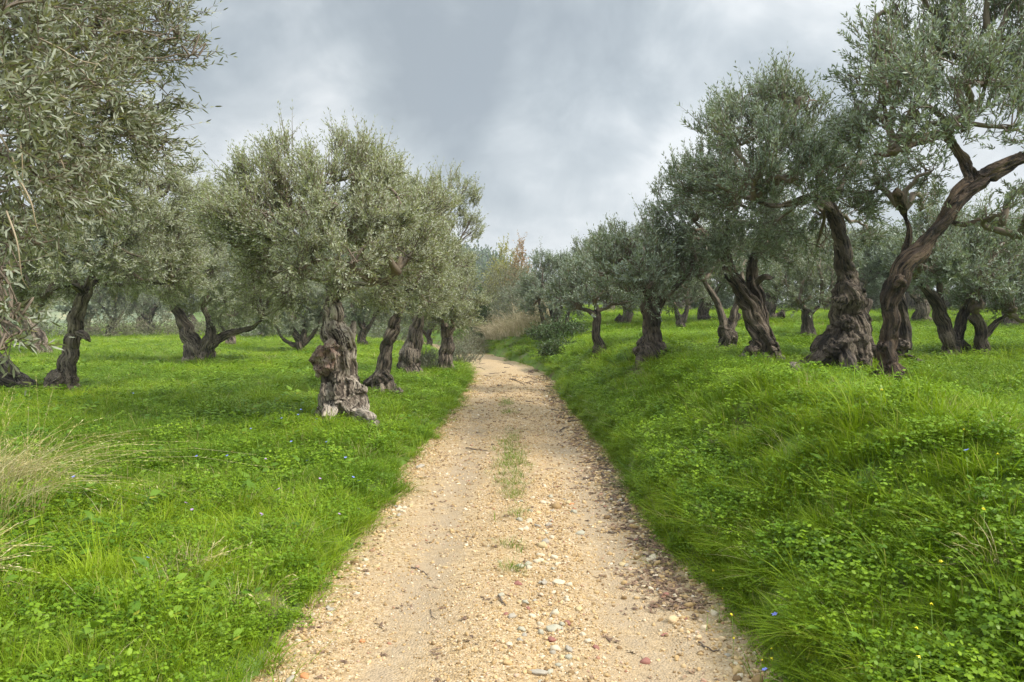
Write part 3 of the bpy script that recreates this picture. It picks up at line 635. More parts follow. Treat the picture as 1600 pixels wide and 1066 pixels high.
def build_crown(clumps, anchors, seed, ml, quality=0, leaf=(.016, .062), od=2.1, upward=.45, centre=None, Ltw=.30, nl=18, spacing=.30, name='crown', shoots=.09, droop=0., brad=1.):
    """clumps: (centre, radius xyz); anchors: points on limbs from which branches start"""
    r = np.random.default_rng(seed); mb = MB(); tips = []; dirs = []; Ls = []
    anchors = np.asarray(anchors, float); C = np.array([c for c, _ in clumps]); cen = C.mean(0) if centre is None else np.asarray(centre)
    cen = cen - np.array([0, 0, .5])
    for ci, (c, rad) in enumerate(clumps):
        c = np.asarray(c, float); rad = np.ones(3) * rad
        a = anchors[np.argmin(np.linalg.norm(anchors - c, axis=1) + (anchors[:, 2] > c[2] + .2) * .6)]
        mid = (a + c) / 2 + np.array([0, 0, .15]) + r.normal(0, .12, 3)
        rm = float(rad.mean())
        P, R = smooth_path([a, mid, c, c + norm(c - cen) * rad * .5], np.array([.045 + .012 * rm, .03, .018, .008]) * brad, 5)
        P = P + r.normal(0, .014, P.shape); mb.tube(P, R, 6)
        ns = max(8, int(4.19 * np.prod(rad) / (spacing ** 3) * .5))
        q = norm(r.normal(0, 1, (ns, 3))) * (r.uniform(0, 1, (ns, 1)) ** .42)
        big = r.uniform(0, 1, ns) < shoots; q[big] *= 1.35
        q *= (1 + .30 * vn(q[:, 0] * 2.2 + ci, q[:, 1] * 2.2, q[:, 2] * 2.2, seed=seed))[:, None]
        sp = c + q * rad
        for s in sp:
            k = r.integers(len(P) // 3, len(P)); st = P[k]
            m_ = (st + s) / 2 + r.normal(0, .05, 3) + np.array([0, 0, .04])
            PP, RR = smooth_path([st, m_, s], [.011, .007, .0035], 3); mb.tube(PP, RR, 3, cap=False)
        wleaf = leaf[0] * leaf[1] * .5
        ntw = max(ns, int(od * 2 * np.pi * rm * rm / wleaf / nl))
        pick = r.integers(0, ns, ntw)
        tp = sp[pick] + r.normal(0, .055, (ntw, 3)) * (spacing / .3)
        out = norm(tp - cen); dr = norm(out * .75 + norm(tp - c) * .35 + np.array([0, 0, upward]) + r.normal(0, .48, (ntw, 3)))
        if droop: dr = norm(dr + np.array([0, 0, -droop]))
        top = sstep(.1, .9, q[pick, 2]); dr = norm(dr + np.array([0, 0, .9]) * top[:, None] * (upward > .3))
        tips.append(tp); dirs.append(dr); Ls.append(Ltw * r.uniform(.5, 1.2, ntw) * (1 + .5 * (top > .6) * (r.uniform(0, 1, ntw) < .3)))
    tips = np.vstack(tips); dirs = np.vstack(dirs); Ls = np.concatenate(Ls)
    V, Q, T, rq, rt, SV, SQ, ST = twigs_and_leaves(tips, dirs, Ls, nl, leaf[0], leaf[1], r, quality)
    BV, BQ, BT = mb.arrays(); n1 = len(V); n2 = n1 + len(SV)
    faces = [Q, T, SQ + n1, ST + n1, BQ + n2, BT + n2]
    mi = np.concatenate([np.zeros(len(Q) + len(T), int), np.ones(len(SQ) + len(ST) + len(BQ) + len(BT), int)])
    rnd = np.concatenate([rq, rt, np.full(len(SQ) + len(ST) + len(BQ) + len(BT), .5)])
    order = [f for f in faces if len(f)]
    return new_mesh(name, np.vstack([V, SV, BV]), order, [ml, M_TWIG], mi=mi, rnd=rnd)

TREES = []
def olive(label, base, stems, crown, mt, ml, seed, balls=(), pits=(), Y0=None, vox=.02, od=1.5, leaf=(.016, .062), quality=0, group='olive trees lining the track', flute=.26, cat='olive tree', name='olive_tree', kinds=None, gnarl=1., burl=None, **kw):
    """everything is traced in photograph pixels at the distance the trunk foot has on the ground, plus a depth offset in metres"""
    g = at(*base) if Y0 is None else None
    if Y0 is not None:
        p = pt(base[0], base[1], Y0); g = np.array([p[0], Y0, float(height(p[0], Y0))])
    dy = 0.
    if Y0 is None:                          # the grass stands a hand high in front of the foot
        dy = .13 * F / g[1]; g = at(base[0], base[1] + dy)
    Yb = g[1]; o = g.copy(); sc_ = Yb / F
    def W(px, py, dz=0.):
        if dz == 'g':                       # a root lying on the ground
            p = at(px, py + dy * .7); return p - o + np.array([0, 0, .09])
        return pt(px, py, Yb + dz) - o
    S = []; anchors = []
    for st in stems:
        P = [W(q[0], q[1], q[3] if len(q) > 3 else 0.) for q in st]; R = [q[2] * sc_ * .90 for q in st]
        S.append((P, R, flute)); anchors += P[-2:] if len(P) > 2 else [P[-1]]
    # sink the foot
    P, R, fl = S[0]; P = [P[0] + np.array([0, 0, -.38])] + P; R = [R[0] * 1.08] + R; S[0] = (P, R, fl)
    top = max(a[2] for a in anchors); anchors = [a for a in anchors if a[2] > top * .45]
    bl = [(W(q[0], q[1], q[3] if len(q) > 3 else -.1), q[2] * sc_) for q in balls]
    pi = [(W(q[0], q[1], q[4]), q[2] * sc_, q[3]) for q in pits]
    e = tag(bpy.data.objects.new(name, None), label, cat, group); COL.objects.link(e); e.location = o; e.empty_display_size = .3
    link('trunk', build_trunk(S, bl, pi, vox, seed, mt, gnarl * min(1, vox / .02 + .3)), e)
    if burl:
        for bi, (bm, lab, qs) in enumerate(burl):
            bs = [(W(q[0], q[1], q[3]), q[2] * sc_) for q in qs]; c0 = bs[0]
            tagb = link('burl', build_trunk([([c0[0] + np.array([0, .1, -.03]), c0[0], c0[0] + np.array([0, .1, .03])], [c0[1] * .5] * 3, 0.)], bs, [], .011, seed + 50 + bi, bm, .9, 'burl'), e); tagb['label'] = lab
    cl = []
    for q in crown:
        dz = q[3] if len(q) > 3 else 0.; rr = q[2] * (Yb + dz) / F
        cl.append((W(q[0], q[1], dz), np.array([rr, rr, rr * (q[4] if len(q) > 4 else .9)])))
    link('crown', build_crown(cl, anchors, seed, ml, od=od, leaf=leaf, quality=quality, **kw), e)
    TREES.append(e); return e

R_LEFT = 'olive trees left of the track'; R_RIGHT = 'olive trees on the right bank'
# main tree left of the track
olive('gnarled old olive with reddish burls and a hollow foot, nearest on the left verge', (540, 648),
 [[(540, 652, 36), (536, 632, 33), (533, 610, 31), (528, 585, 26), (527, 558, 25), (527, 530, 23), (525, 505, 18), (524, 482, 13), (522, 462, 10), (518, 440, 9)],
  [(550, 620, 24, .1), (560, 640, 18, -.1), (572, 660, 14, 'g'), (584, 670, 9, 'g')], [(520, 630, 14, -.1), (510, 658, 10, 'g')],
  [(522, 470, 9), (548, 448, 7, -.2), (585, 442, 6, -.5), (620, 425, 4, -.6)], [(522, 462, 9), (500, 420, 7, .2), (478, 380, 5, .4), (460, 340, 3, .5)],
  [(520, 450, 8), (530, 400, 6, .3), (548, 350, 4.5, .5), (552, 300, 3, .5)], [(534, 560, 12, .25), (548, 520, 9, .3), (552, 500, 6, .35)]],
 [(395, 300, 50, 0), (355, 330, 38, -.3), (378, 285, 26, .2), (430, 280, 42, -.2), (380, 350, 50, -.6), (462, 275, 50, .3), (510, 285, 50, -.5), (560, 262, 46, .2), (595, 285, 52, -.3), (430, 345, 62, -.8), (520, 335, 62, -1.1), (590, 355, 60, -.9), (645, 340, 42, .2),
  (380, 385, 52, -.2), (405, 425, 46, .6), (470, 420, 50, -1.2), (550, 410, 50, -1.4), (625, 405, 50, -.4), (655, 390, 38, .6), (500, 355, 60, 1.2), (590, 330, 55, 1.3), (420, 380, 55, 1.4), (600, 440, 42, .5), (452, 448, 32, 0), (365, 340, 34, .6), (548, 246, 24, .2)],
 M_BARK_PALE, M_LEAF_L, 101, burl=[(M_BURL, 'knobbly reddish brown burl', [(508, 556, 17, -.16), (503, 577, 13, -.14), (516, 541, 12, -.22), (497, 563, 12, -.02), (515, 569, 11, -.24), (522, 555, 9, -.3), (500, 548, 9, -.1)])], balls=[ (558, 612, 15, .05), (524, 600, 9, -.2)],
 pits=[(531, 618, 7, .20, -.38), (545, 630, 5, .07, -.38)], vox=.011, group=R_LEFT, gnarl=1.0, od=1.5, flute=.3, leaf=(.0145, .058), shoots=.08, Ltw=.29)
olive('leaning olive with a split foot standing right behind the burled one left of the track', (597, 606),
 [[(598, 600, 18), (596, 585, 14), (600, 560, 13), (606, 535, 12), (614, 512, 11.5), (622, 492, 10), (630, 470, 8), (640, 445, 6)], [(593, 588, 11, .1), (582, 595, 8, .1), (570, 602, 5)], [(600, 588, 12, -.1), (612, 604, 9, 'g'), (626, 617, 7, 'g')],
  [(624, 488, 8), (612, 450, 6, .3), (602, 410, 4, .4)], [(630, 470, 7), (655, 430, 5, -.3), (668, 400, 3)]],
 [(600, 330, 45, 0), (650, 310, 42, .2), (640, 360, 52, -1.), (600, 400, 50, -.8), (665, 375, 42, 0), (640, 430, 50, -.8), (600, 455, 36, 0), (670, 440, 36, .3), (580, 370, 48, .6), (625, 300, 34, .5), (690, 330, 30, .4), (665, 470, 28, 0), (560, 430, 34, .5)],
 M_BARK, M_LEAF_L, 102, vox=.018, group=R_LEFT, od=1.45)
olive('stout ribbed olive with grey scrub round its foot, third along the left verge', (643, 578),
 [[(643, 578, 19), (643, 560, 16), (645, 540, 14), (650, 520, 12), (654, 505, 9), (660, 480, 6)], [(645, 545, 10, .2), (656, 560, 6, .1)], [(652, 508, 7), (640, 480, 5, .2), (632, 460, 3)]],
 [(665, 350, 30, 0), (705, 330, 30, 0), (725, 300, 17, 0, 1.3), (700, 370, 34, -.5), (730, 370, 20, .3), (675, 400, 36, -.4), (715, 415, 26, .2), (650, 440, 36, -.3), (690, 450, 34, -.5), (640, 400, 34, .6), (665, 470, 28, 0), (685, 310, 22, .5), (735, 345, 14, 0)],
 M_BARK, M_LEAF_L, 103, vox=.02, group=R_LEFT, od=1.3, leaf=(.018, .07))
olive('short straight grey olive where the left verge meets the bend of the track', (700, 573),
 [[(698, 573, 14), (697, 555, 11), (697, 540, 11), (695, 526, 9), (692, 505, 6)], [(697, 530, 7), (708, 510, 4), (715, 490, 3)]],
 [(690, 430, 28, 0), (718, 440, 26, 0), (700, 465, 32, -.4), (728, 470, 24, .3), (735, 495, 16, .3), (680, 480, 28, 0), (705, 500, 28, -.3), (665, 500, 22, .2), (728, 420, 16, .5), (715, 510, 18, .6)],
 M_BARK, M_LEAF_L, 104, vox=.025, group=R_LEFT, leaf=(.019, .072))
olive('slender dark olive with flaring root and drooping crown behind the dry grass at left', (103, 603),
 [[(100, 603, 25), (105, 585, 17), (110, 560, 13.5), (112, 540, 13), (114, 520, 14), (120, 495, 12), (130, 468, 10), (140, 445, 8), (146, 425, 6)], [(98, 590, 12), (85, 600, 8), (74, 608, 5)], [(122, 520, 7, -.2), (134, 525, 7, -.3), (138, 532, 5, -.35)],
  [(134, 460, 8), (110, 445, 5, -.3), (85, 452, 4, -.5), (70, 462, 3)], [(142, 442, 7), (190, 445, 5, .2), (225, 440, 4, .3), (262, 442, 3)], [(146, 425, 6), (165, 380, 5), (200, 345, 4), (240, 320, 2.5)], [(146, 425, 6), (120, 380, 5), (100, 330, 3)]],
 [(210, 300, 50, 0), (260, 285, 36, .2), (290, 300, 26, 0), (160, 330, 60, -.8), (230, 350, 52, -.6), (280, 365, 40, .2), (100, 330, 60, -.2), (180, 390, 52, -1.), (120, 400, 52, -.8), (250, 400, 44, -.4), (60, 370, 55, 0), (290, 415, 34, .4), (70, 430, 40, .3), (200, 430, 34, .3), (30, 420, 50, .8), (150, 280, 55, .4), (40, 470, 30, .6), (270, 440, 25, .5), (120, 440, 28, .6)],
 M_BARK, M_LEAF_L, 105, vox=.018, group=R_LEFT, droop=.15, upward=.2, od=1.6)
olive('heavily leaning olive trunk running out of the left edge of the photo', (45, 604),
 [[(48, 604, 12), (30, 597, 14), (12, 586, 17), (-10, 570, 19), (-45, 540, 19), (-75, 500, 15), (-95, 460, 10)], [(40, 600, 8), (58, 602, 4)]],
 [(-110, 400, 60, 0), (-50, 380, 50, .5), (-160, 380, 60, 0), (-80, 330, 60, 0), (-30, 430, 40, .8), (-150, 440, 50, 0)],
 M_BARK_DARK, M_LEAF_L, 106, vox=.02, group=R_LEFT)
olive('broad olive forking low into a V of two pale trunks, alone in the left meadow', (312, 560),
 [[(308, 562, 19), (305, 548, 16), (297, 528, 12), (288, 508, 10.5), (279, 490, 9), (270, 476, 7), (262, 455, 5)], [(312, 558, 18), (320, 545, 13), (328, 530, 10, -.1), (328, 512, 8, -.1), (326, 500, 6), (318, 480, 5)], [(325, 540, 11), (345, 528, 8, .1), (365, 520, 6, .2), (392, 512, 5, .3), (410, 500, 3)]],
 [(250, 400, 44, 0), (300, 380, 50, 0), (350, 345, 46, 0), (390, 370, 44, 0), (330, 420, 50, -.8), (270, 440, 44, -.5), (385, 430, 46, -.5), (430, 440, 40, 0), (350, 470, 40, -.6), (400, 480, 34, 0), (290, 460, 32, .4), (230, 450, 34, .5), (320, 320, 34, .3), (370, 310, 26, .3), (425, 490, 24, .3), (250, 350, 34, .8), (210, 410, 34, .8)],
 M_BARK, M_LEAF_L, 107, vox=.025, group=R_LEFT, leaf=(.020, .078), od=1.45, upward=.3)
olive('tilted olive trunk far back between the slender dark tree and the left photo edge', (68, 549),
 [[(66, 550, 13), (60, 535, 11.5), (52, 520, 10.5), (42, 503, 9), (34, 485, 7)]],
 [(30, 440, 40, 0), (-10, 420, 44, 0), (60, 450, 36, 0), (10, 465, 34, -.5), (80, 425, 36, .5), (30, 400, 40, .6), (-40, 450, 40, 0)],
 M_BARK, M_LEAF_L, 108, vox=.03, group=R_LEFT, leaf=(.022, .08))
olive('dark olive with several thin stems from one foot, left of the burled tree', (468, 546),
 [[(470, 547, 8), (468, 535, 7), (458, 518, 5), (450, 500, 4)], [(470, 540, 6), (475, 520, 5), (478, 500, 4)], [(468, 542, 5), (485, 528, 4), (496, 512, 3)], [(462, 540, 4), (448, 534, 3), (438, 525, 2.5)]],
 [(440, 480, 34, 0), (480, 470, 36, 0), (460, 500, 30, -.5), (500, 490, 28, 0), (425, 505, 22, 0), (455, 450, 34, .5), (510, 470, 30, 0)],
 M_BARK_DARK, M_LEAF_FAR, 109, vox=.03, group=R_LEFT, leaf=(.024, .085), od=1.6)

# right bank
olive('massive olive with a round burl and a long root arm on the right bank', (1310, 572),
 [[(1318, 572, 46), (1320, 548, 38), (1324, 525, 32), (1327, 500, 27), (1327, 480, 25), (1326, 455, 22), (1325, 430, 19), (1319, 402, 15), (1311, 372, 12.5), (1305, 345, 11.5), (1297, 325, 9), (1290, 305, 7)],
  [(1300, 530, 20, -.1), (1285, 552, 19, -.15), (1270, 566, 15, -.2), (1256, 575, 13, 'g'), (1246, 580, 10, 'g'), (1238, 586, 7, 'g')], [(1335, 520, 18, -.1), (1345, 540, 17, -.1), (1352, 560, 14, -.2)],
  [(1320, 530, 16, -.4), (1325, 555, 14, -.4), (1326, 585, 12, 'g')], [(1345, 545, 14, .3), (1368, 552, 15, .4), (1400, 562, 12, 'g'), (1424, 563, 9, 'g'), (1442, 570, 6, 'g')], [(1412, 545, 13, 1.2), (1412, 515, 11, 1.2), (1408, 485, 9, 1.2), (1404, 455, 7, 1.2)],
  [(1360, 540, 6, .3), (1352, 500, 5, .3), (1357, 470, 4, .4)],
  [(1300, 330, 8), (1270, 310, 6, -.2), (1235, 318, 5.5, -.4), (1205, 322, 5, -.5), (1175, 312, 4, -.5), (1155, 305, 2.5)], [(1292, 310, 7), (1275, 270, 5, .2), (1250, 220, 4, .3), (1240, 180, 2.5)], [(1297, 315, 7), (1325, 270, 5, .3), (1345, 230, 3)]],
 [(1125, 205, 46, 0), (1175, 165, 40, .2), (1215, 150, 34, 0, 1.3), (1160, 225, 52, -.7), (1215, 215, 52, -.4), (1260, 175, 38, .2, 1.2), (1265, 235, 52, -.8), (1110, 265, 46, .2), (1180, 285, 46, -.8), (1235, 285, 50, -.9), (1300, 270, 50, -.5), (1320, 215, 45, 0), (1345, 300, 44, -.5), (1290, 340, 36, .6), (1210, 350, 44, .3), (1140, 320, 44, .3), (1090, 300, 36, .4), (1180, 180, 44, 1.), (1250, 250, 55, 1.2), (1340, 260, 50, 1.2), (1345, 350, 34, .8), (1280, 380, 30, .9)],
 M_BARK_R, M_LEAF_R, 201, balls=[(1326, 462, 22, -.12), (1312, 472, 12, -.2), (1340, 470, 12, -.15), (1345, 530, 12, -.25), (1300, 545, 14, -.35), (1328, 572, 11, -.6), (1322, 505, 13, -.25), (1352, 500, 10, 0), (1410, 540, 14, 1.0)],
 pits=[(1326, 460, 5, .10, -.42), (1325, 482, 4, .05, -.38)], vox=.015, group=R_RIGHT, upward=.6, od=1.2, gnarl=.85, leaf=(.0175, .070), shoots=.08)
olive('tall dark brown olive whose thick limb sweeps out of the right photo edge', (1390, 590),
 [[(1390, 592, 27), (1389, 578, 20), (1389, 555, 17.5), (1386, 525, 17.5), (1387, 500, 17), (1393, 470, 16), (1402, 440, 17), (1415, 412, 16), (1440, 385, 15), (1465, 355, 15), (1485, 325, 15), (1508, 298, 15), (1535, 278, 14), (1568, 261, 12.5), (1605, 246, 11), (1650, 230, 10), (1700, 200, 7)],
  [(1525, 280, 13), (1510, 252, 11, .1), (1492, 228, 10, .1), (1473, 210, 9, 0), (1450, 216, 7, -.2), (1425, 226, 5.5, -.3), (1395, 240, 4, -.4), (1368, 240, 2.5)],
  [(1475, 210, 7), (1492, 190, 6, .1), (1512, 172, 5, .2), (1525, 168, 3)], [(1405, 430, 14, .25), (1415, 395, 11, .5), (1420, 362, 9, .6), (1412, 330, 7, .6), (1400, 300, 5)], [(1480, 345, 5, .2), (1505, 352, 3.6, .3), (1535, 344, 3, .3), (1565, 352, 2.2, .3), (1590, 372, 1.5)],
  [(1415, 240, 5), (1390, 200, 4), (1380, 160, 3)], [(1530, 170, 4), (1540, 130, 3), (1550, 100, 2.5)], [(1600, 250, 7), (1620, 190, 5), (1625, 150, 3)]],
 [(1375, 70, 42, 0), (1400, 20, 34, 0, 1.2), (1440, 60, 44, .3), (1490, 30, 40, 0, 1.2), (1350, 130, 40, 0), (1410, 120, 50, -.8), (1470, 110, 52, -.6), (1530, 70, 50, .2), (1585, 60, 46, 0, 1.2), (1540, 130, 52, -.9), (1600, 130, 52, -.4), (1360, 180, 42, .2), (1430, 175, 46, -1.), (1500, 200, 46, -.9), (1570, 200, 46, -.9), (1640, 170, 55, 0), (1340, 215, 40, .4), (1400, 235, 36, -.9), (1450, 270, 34, .6), (1640, 80, 50, 0), (1500, 150, 50, 1.), (1430, 90, 50, 1.2), (1560, 110, 55, 1.2), (1380, 290, 36, .7), (1440, 320, 32, 1.1), (1700, 140, 60, 0), (1560, 335, 26, -.3), (1600, 300, 26, 0), (1610, 355, 30, -.2), (1530, -15, 40, 0), (1600, 0, 40, 0), (1440, -20, 36, 0)],
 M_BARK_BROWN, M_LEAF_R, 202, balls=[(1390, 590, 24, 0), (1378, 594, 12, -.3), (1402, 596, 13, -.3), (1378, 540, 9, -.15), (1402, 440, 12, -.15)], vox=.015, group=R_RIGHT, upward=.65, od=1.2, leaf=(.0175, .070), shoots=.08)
olive('twisted olive with two fused crossing trunks and toe like roots, middle right bank', (1192, 560),
 [[(1193, 560, 27), (1190, 540, 22), (1184, 515, 18), (1174, 488, 16), (1162, 465, 14), (1148, 443, 12), (1137, 420, 10), (1132, 395, 8), (1135, 365, 6)], [(1195, 545, 17, .15), (1190, 505, 14, .25), (1182, 470, 12, .3), (1176, 440, 11, .3), (1177, 410, 8, .3), (1185, 380, 5, .3)],
  [(1200, 540, 13, -.1), (1212, 556, 10, 'g'), (1226, 567, 7, 'g')], [(1180, 545, 12), (1168, 556, 10, 'g'), (1158, 564, 7, 'g')], [(1183, 440, 6, .1), (1195, 432, 5, -.1), (1210, 434, 3)], [(1136, 400, 6), (1110, 370, 5), (1085, 345, 3)], [(1135, 370, 6), (1150, 330, 4), (1160, 290, 2.5)]],
 [(1045, 330, 32, 0), (1075, 300, 36, 0), (1100, 340, 42, -.5), (1070, 370, 36, 0), (1130, 300, 40, -.4), (1145, 355, 42, -.8), (1110, 395, 34, -.5), (1190, 330, 42, -.3), (1180, 380, 36, 0), (1230, 360, 38, .3), (1065, 410, 28, .2), (1150, 260, 36, .5), (1090, 265, 28, .4), (1220, 400, 30, .4), (1200, 290, 44, .8), (1040, 375, 26, .3), (1125, 225, 30, .6)],
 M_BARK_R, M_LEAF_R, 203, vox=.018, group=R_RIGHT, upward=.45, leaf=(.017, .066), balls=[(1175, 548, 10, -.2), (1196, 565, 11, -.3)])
olive('grey olive with a deeply split V trunk just behind the twisted one', (1137, 546),
 [[(1138, 547, 19), (1137, 530, 16), (1136, 512, 15)], [(1133, 520, 10), (1128, 495, 8), (1120, 472, 6), (1110, 455, 5), (1100, 440, 4)], [(1143, 515, 10), (1147, 492, 8), (1152, 472, 6), (1158, 455, 5)], [(1140, 515, 7, .2), (1156, 490, 5, .2)]],
 [(1085, 400, 28, 0), (1110, 420, 28, 0), (1150, 430, 26, .3), (1060, 425, 24, 0), (1130, 395, 30, .5), (1170, 410, 28, .5), (1100, 380, 30, .8)],
 M_BARK_R, M_LEAF_R, 204, vox=.022, group=R_RIGHT, leaf=(.019, .072))
olive('blackish thick olive with one arm reaching right, beside the thin dark one', (1020, 549),
 [[(1020, 551, 25), (1020, 535, 18), (1018, 515, 15.5), (1016, 495, 14), (1016, 478, 12), (1018, 462, 8)], [(1022, 490, 9), (1032, 470, 7.5), (1046, 456, 6), (1060, 444, 5), (1074, 434, 4), (1095, 430, 2.5)], [(1010, 540, 12), (998, 548, 8), (990, 553, 5)], [(1030, 540, 11, -.1), (1042, 550, 6, -.2)], [(1016, 470, 7), (1005, 445, 5), (995, 420, 3)]],
 [(955, 400, 26, 0), (985, 385, 28, 0), (1015, 395, 32, 0), (1000, 420, 32, -.6), (970, 430, 28, 0), (1035, 425, 32, -.3), (1050, 395, 28, .2), (1015, 450, 28, -.5), (985, 455, 24, 0), (1060, 440, 24, 0), (1080, 410, 28, .4), (1030, 375, 24, .5), (945, 430, 22, .4), (1045, 465, 18, .3)],
 M_BARK_DARK, M_LEAF_R, 205, vox=.02, group=R_RIGHT, leaf=(.019, .072))
olive('thin dark olive with a whitish foot near the track on the right', (936, 549),
 [[(938, 549, 12), (936, 538, 8), (932, 525, 7), (931, 512, 7), (933, 498, 7), (934, 488, 5), (930, 475, 4)], [(932, 495, 5), (920, 486, 4), (905, 482, 2.5)], [(936, 545, 6), (926, 551, 4)]],
 [(895, 455, 26, 0), (925, 440, 28, 0), (955, 455, 28, 0), (935, 465, 26, -.5), (905, 475, 20, 0), (970, 475, 22, 0), (915, 420, 24, .3), (950, 425, 24, .4), (880, 470, 18, .3)],
 M_BARK_DARK, M_LEAF_R, 206, vox=.022, group=R_RIGHT, leaf=(.020, .075))
olive('olive with two bare arms opening like a V behind the brown trunk, far right', (1487, 552),
 [[(1487, 553, 20), (1484, 535, 15), (1478, 512, 13), (1470, 490, 11), (1462, 472, 9), (1450, 455, 7), (1438, 443, 6), (1428, 432, 4)], [(1492, 545, 15, .1), (1498, 522, 11, .1), (1503, 500, 9, .1), (1510, 480, 8, .1), (1520, 462, 7), (1528, 448, 4)], [(1472, 495, 7), (1470, 470, 6), (1468, 445, 5), (1465, 425, 4)], [(1500, 535, 9, .3), (1512, 545, 7, .2)]],
 [(1440, 395, 36, 0), (1480, 385, 40, 0), (1520, 380, 40, 0), (1460, 425, 30, -.5), (1555, 400, 38, 0), (1500, 420, 34, -.6), (1540, 430, 32, -.4), (1420, 420, 28, .2), (1590, 420, 34, 0), (1570, 375, 34, .4), (1480, 350, 30, .5), (1440, 360, 26, .5), (1610, 390, 34, .4)],
 M_BARK_R, M_LEAF_R, 207, vox=.022, group=R_RIGHT, leaf=(.019, .072))
olive('short thick olive with a pale strip down its trunk at far right', (1532, 551),
 [[(1534, 552, 15), (1534, 535, 11), (1532, 515, 10), (1528, 500, 9), (1522, 488, 6)], [(1536, 525, 8), (1548, 512, 6), (1560, 500, 5), (1575, 490, 3)], [(1524, 505, 6), (1512, 495, 4)]],
 [(1530, 465, 30, 0), (1565, 460, 32, 0), (1600, 455, 32, 0), (1545, 440, 30, .4), (1580, 480, 24, -.3), (1620, 480, 28, 0), (1505, 470, 24, .4)],
 M_BARK_R, M_LEAF_R, 208, vox=.025, group=R_RIGHT, leaf=(.020, .075))
olive('small dark olive seen between the crossing trunks and the massive burled one', (1263, 522),
 [[(1263, 524, 13), (1262, 508, 10), (1261, 495, 9), (1260, 482, 6)], [(1264, 495, 5), (1275, 482, 4), (1286, 476, 3)], [(1260, 490, 5), (1250, 475, 4)]],
 [(1235, 450, 28, 0), (1265, 440, 30, 0), (1295, 450, 26, 0), (1250, 470, 22, 0), (1280, 470, 20, 0), (1220, 430, 28, .6), (1260, 410, 30, .5), (1300, 425, 28, .5)],
 M_BARK_DARK, M_LEAF_FAR, 209, vox=.03, group=R_RIGHT, leaf=(.023, .085))
olive('small dark olive with twin stubs, seen right of the blackish stump', (1064, 512),
 [[(1064, 514, 9), (1062, 502, 7), (1058, 490, 4), (1055, 478, 3)], [(1066, 502, 6), (1072, 488, 4), (1074, 476, 3)]],
 [(1045, 462, 24, 0), (1070, 455, 26, 0), (1092, 465, 22, 0), (1060, 440, 26, .5), (1085, 440, 24, .6), (1035, 480, 14, 0)],
 M_BARK_DARK, M_LEAF_FAR, 210, vox=.035, group=R_RIGHT, leaf=(.024, .09))
olive('bushy upright olive with many thin dark stems above the far dry grass', (858, 512),
 [[(868, 512, 5), (864, 495, 4), (858, 475, 3)], [(868, 512, 5), (874, 490, 4), (880, 470, 3)], [(850, 512, 4), (846, 490, 3), (842, 470, 2.5)], [(884, 512, 4), (888, 490, 3), (893, 470, 2.5)]],
 [(835, 440, 22, 0), (860, 425, 26, 0), (885, 430, 24, 0), (850, 460, 26, -.5), (880, 465, 26, -.5), (905, 445, 22, 0), (830, 475, 20, 0), (865, 490, 20, 0), (900, 485, 18, 0), (870, 410, 17, .3), (845, 415, 16, .3), (895, 415, 16, .3)],
 M_BARK_DARK, M_LEAF_R, 211, Y0=27, vox=.03, group=R_RIGHT, leaf=(.022, .08), upward=.5)

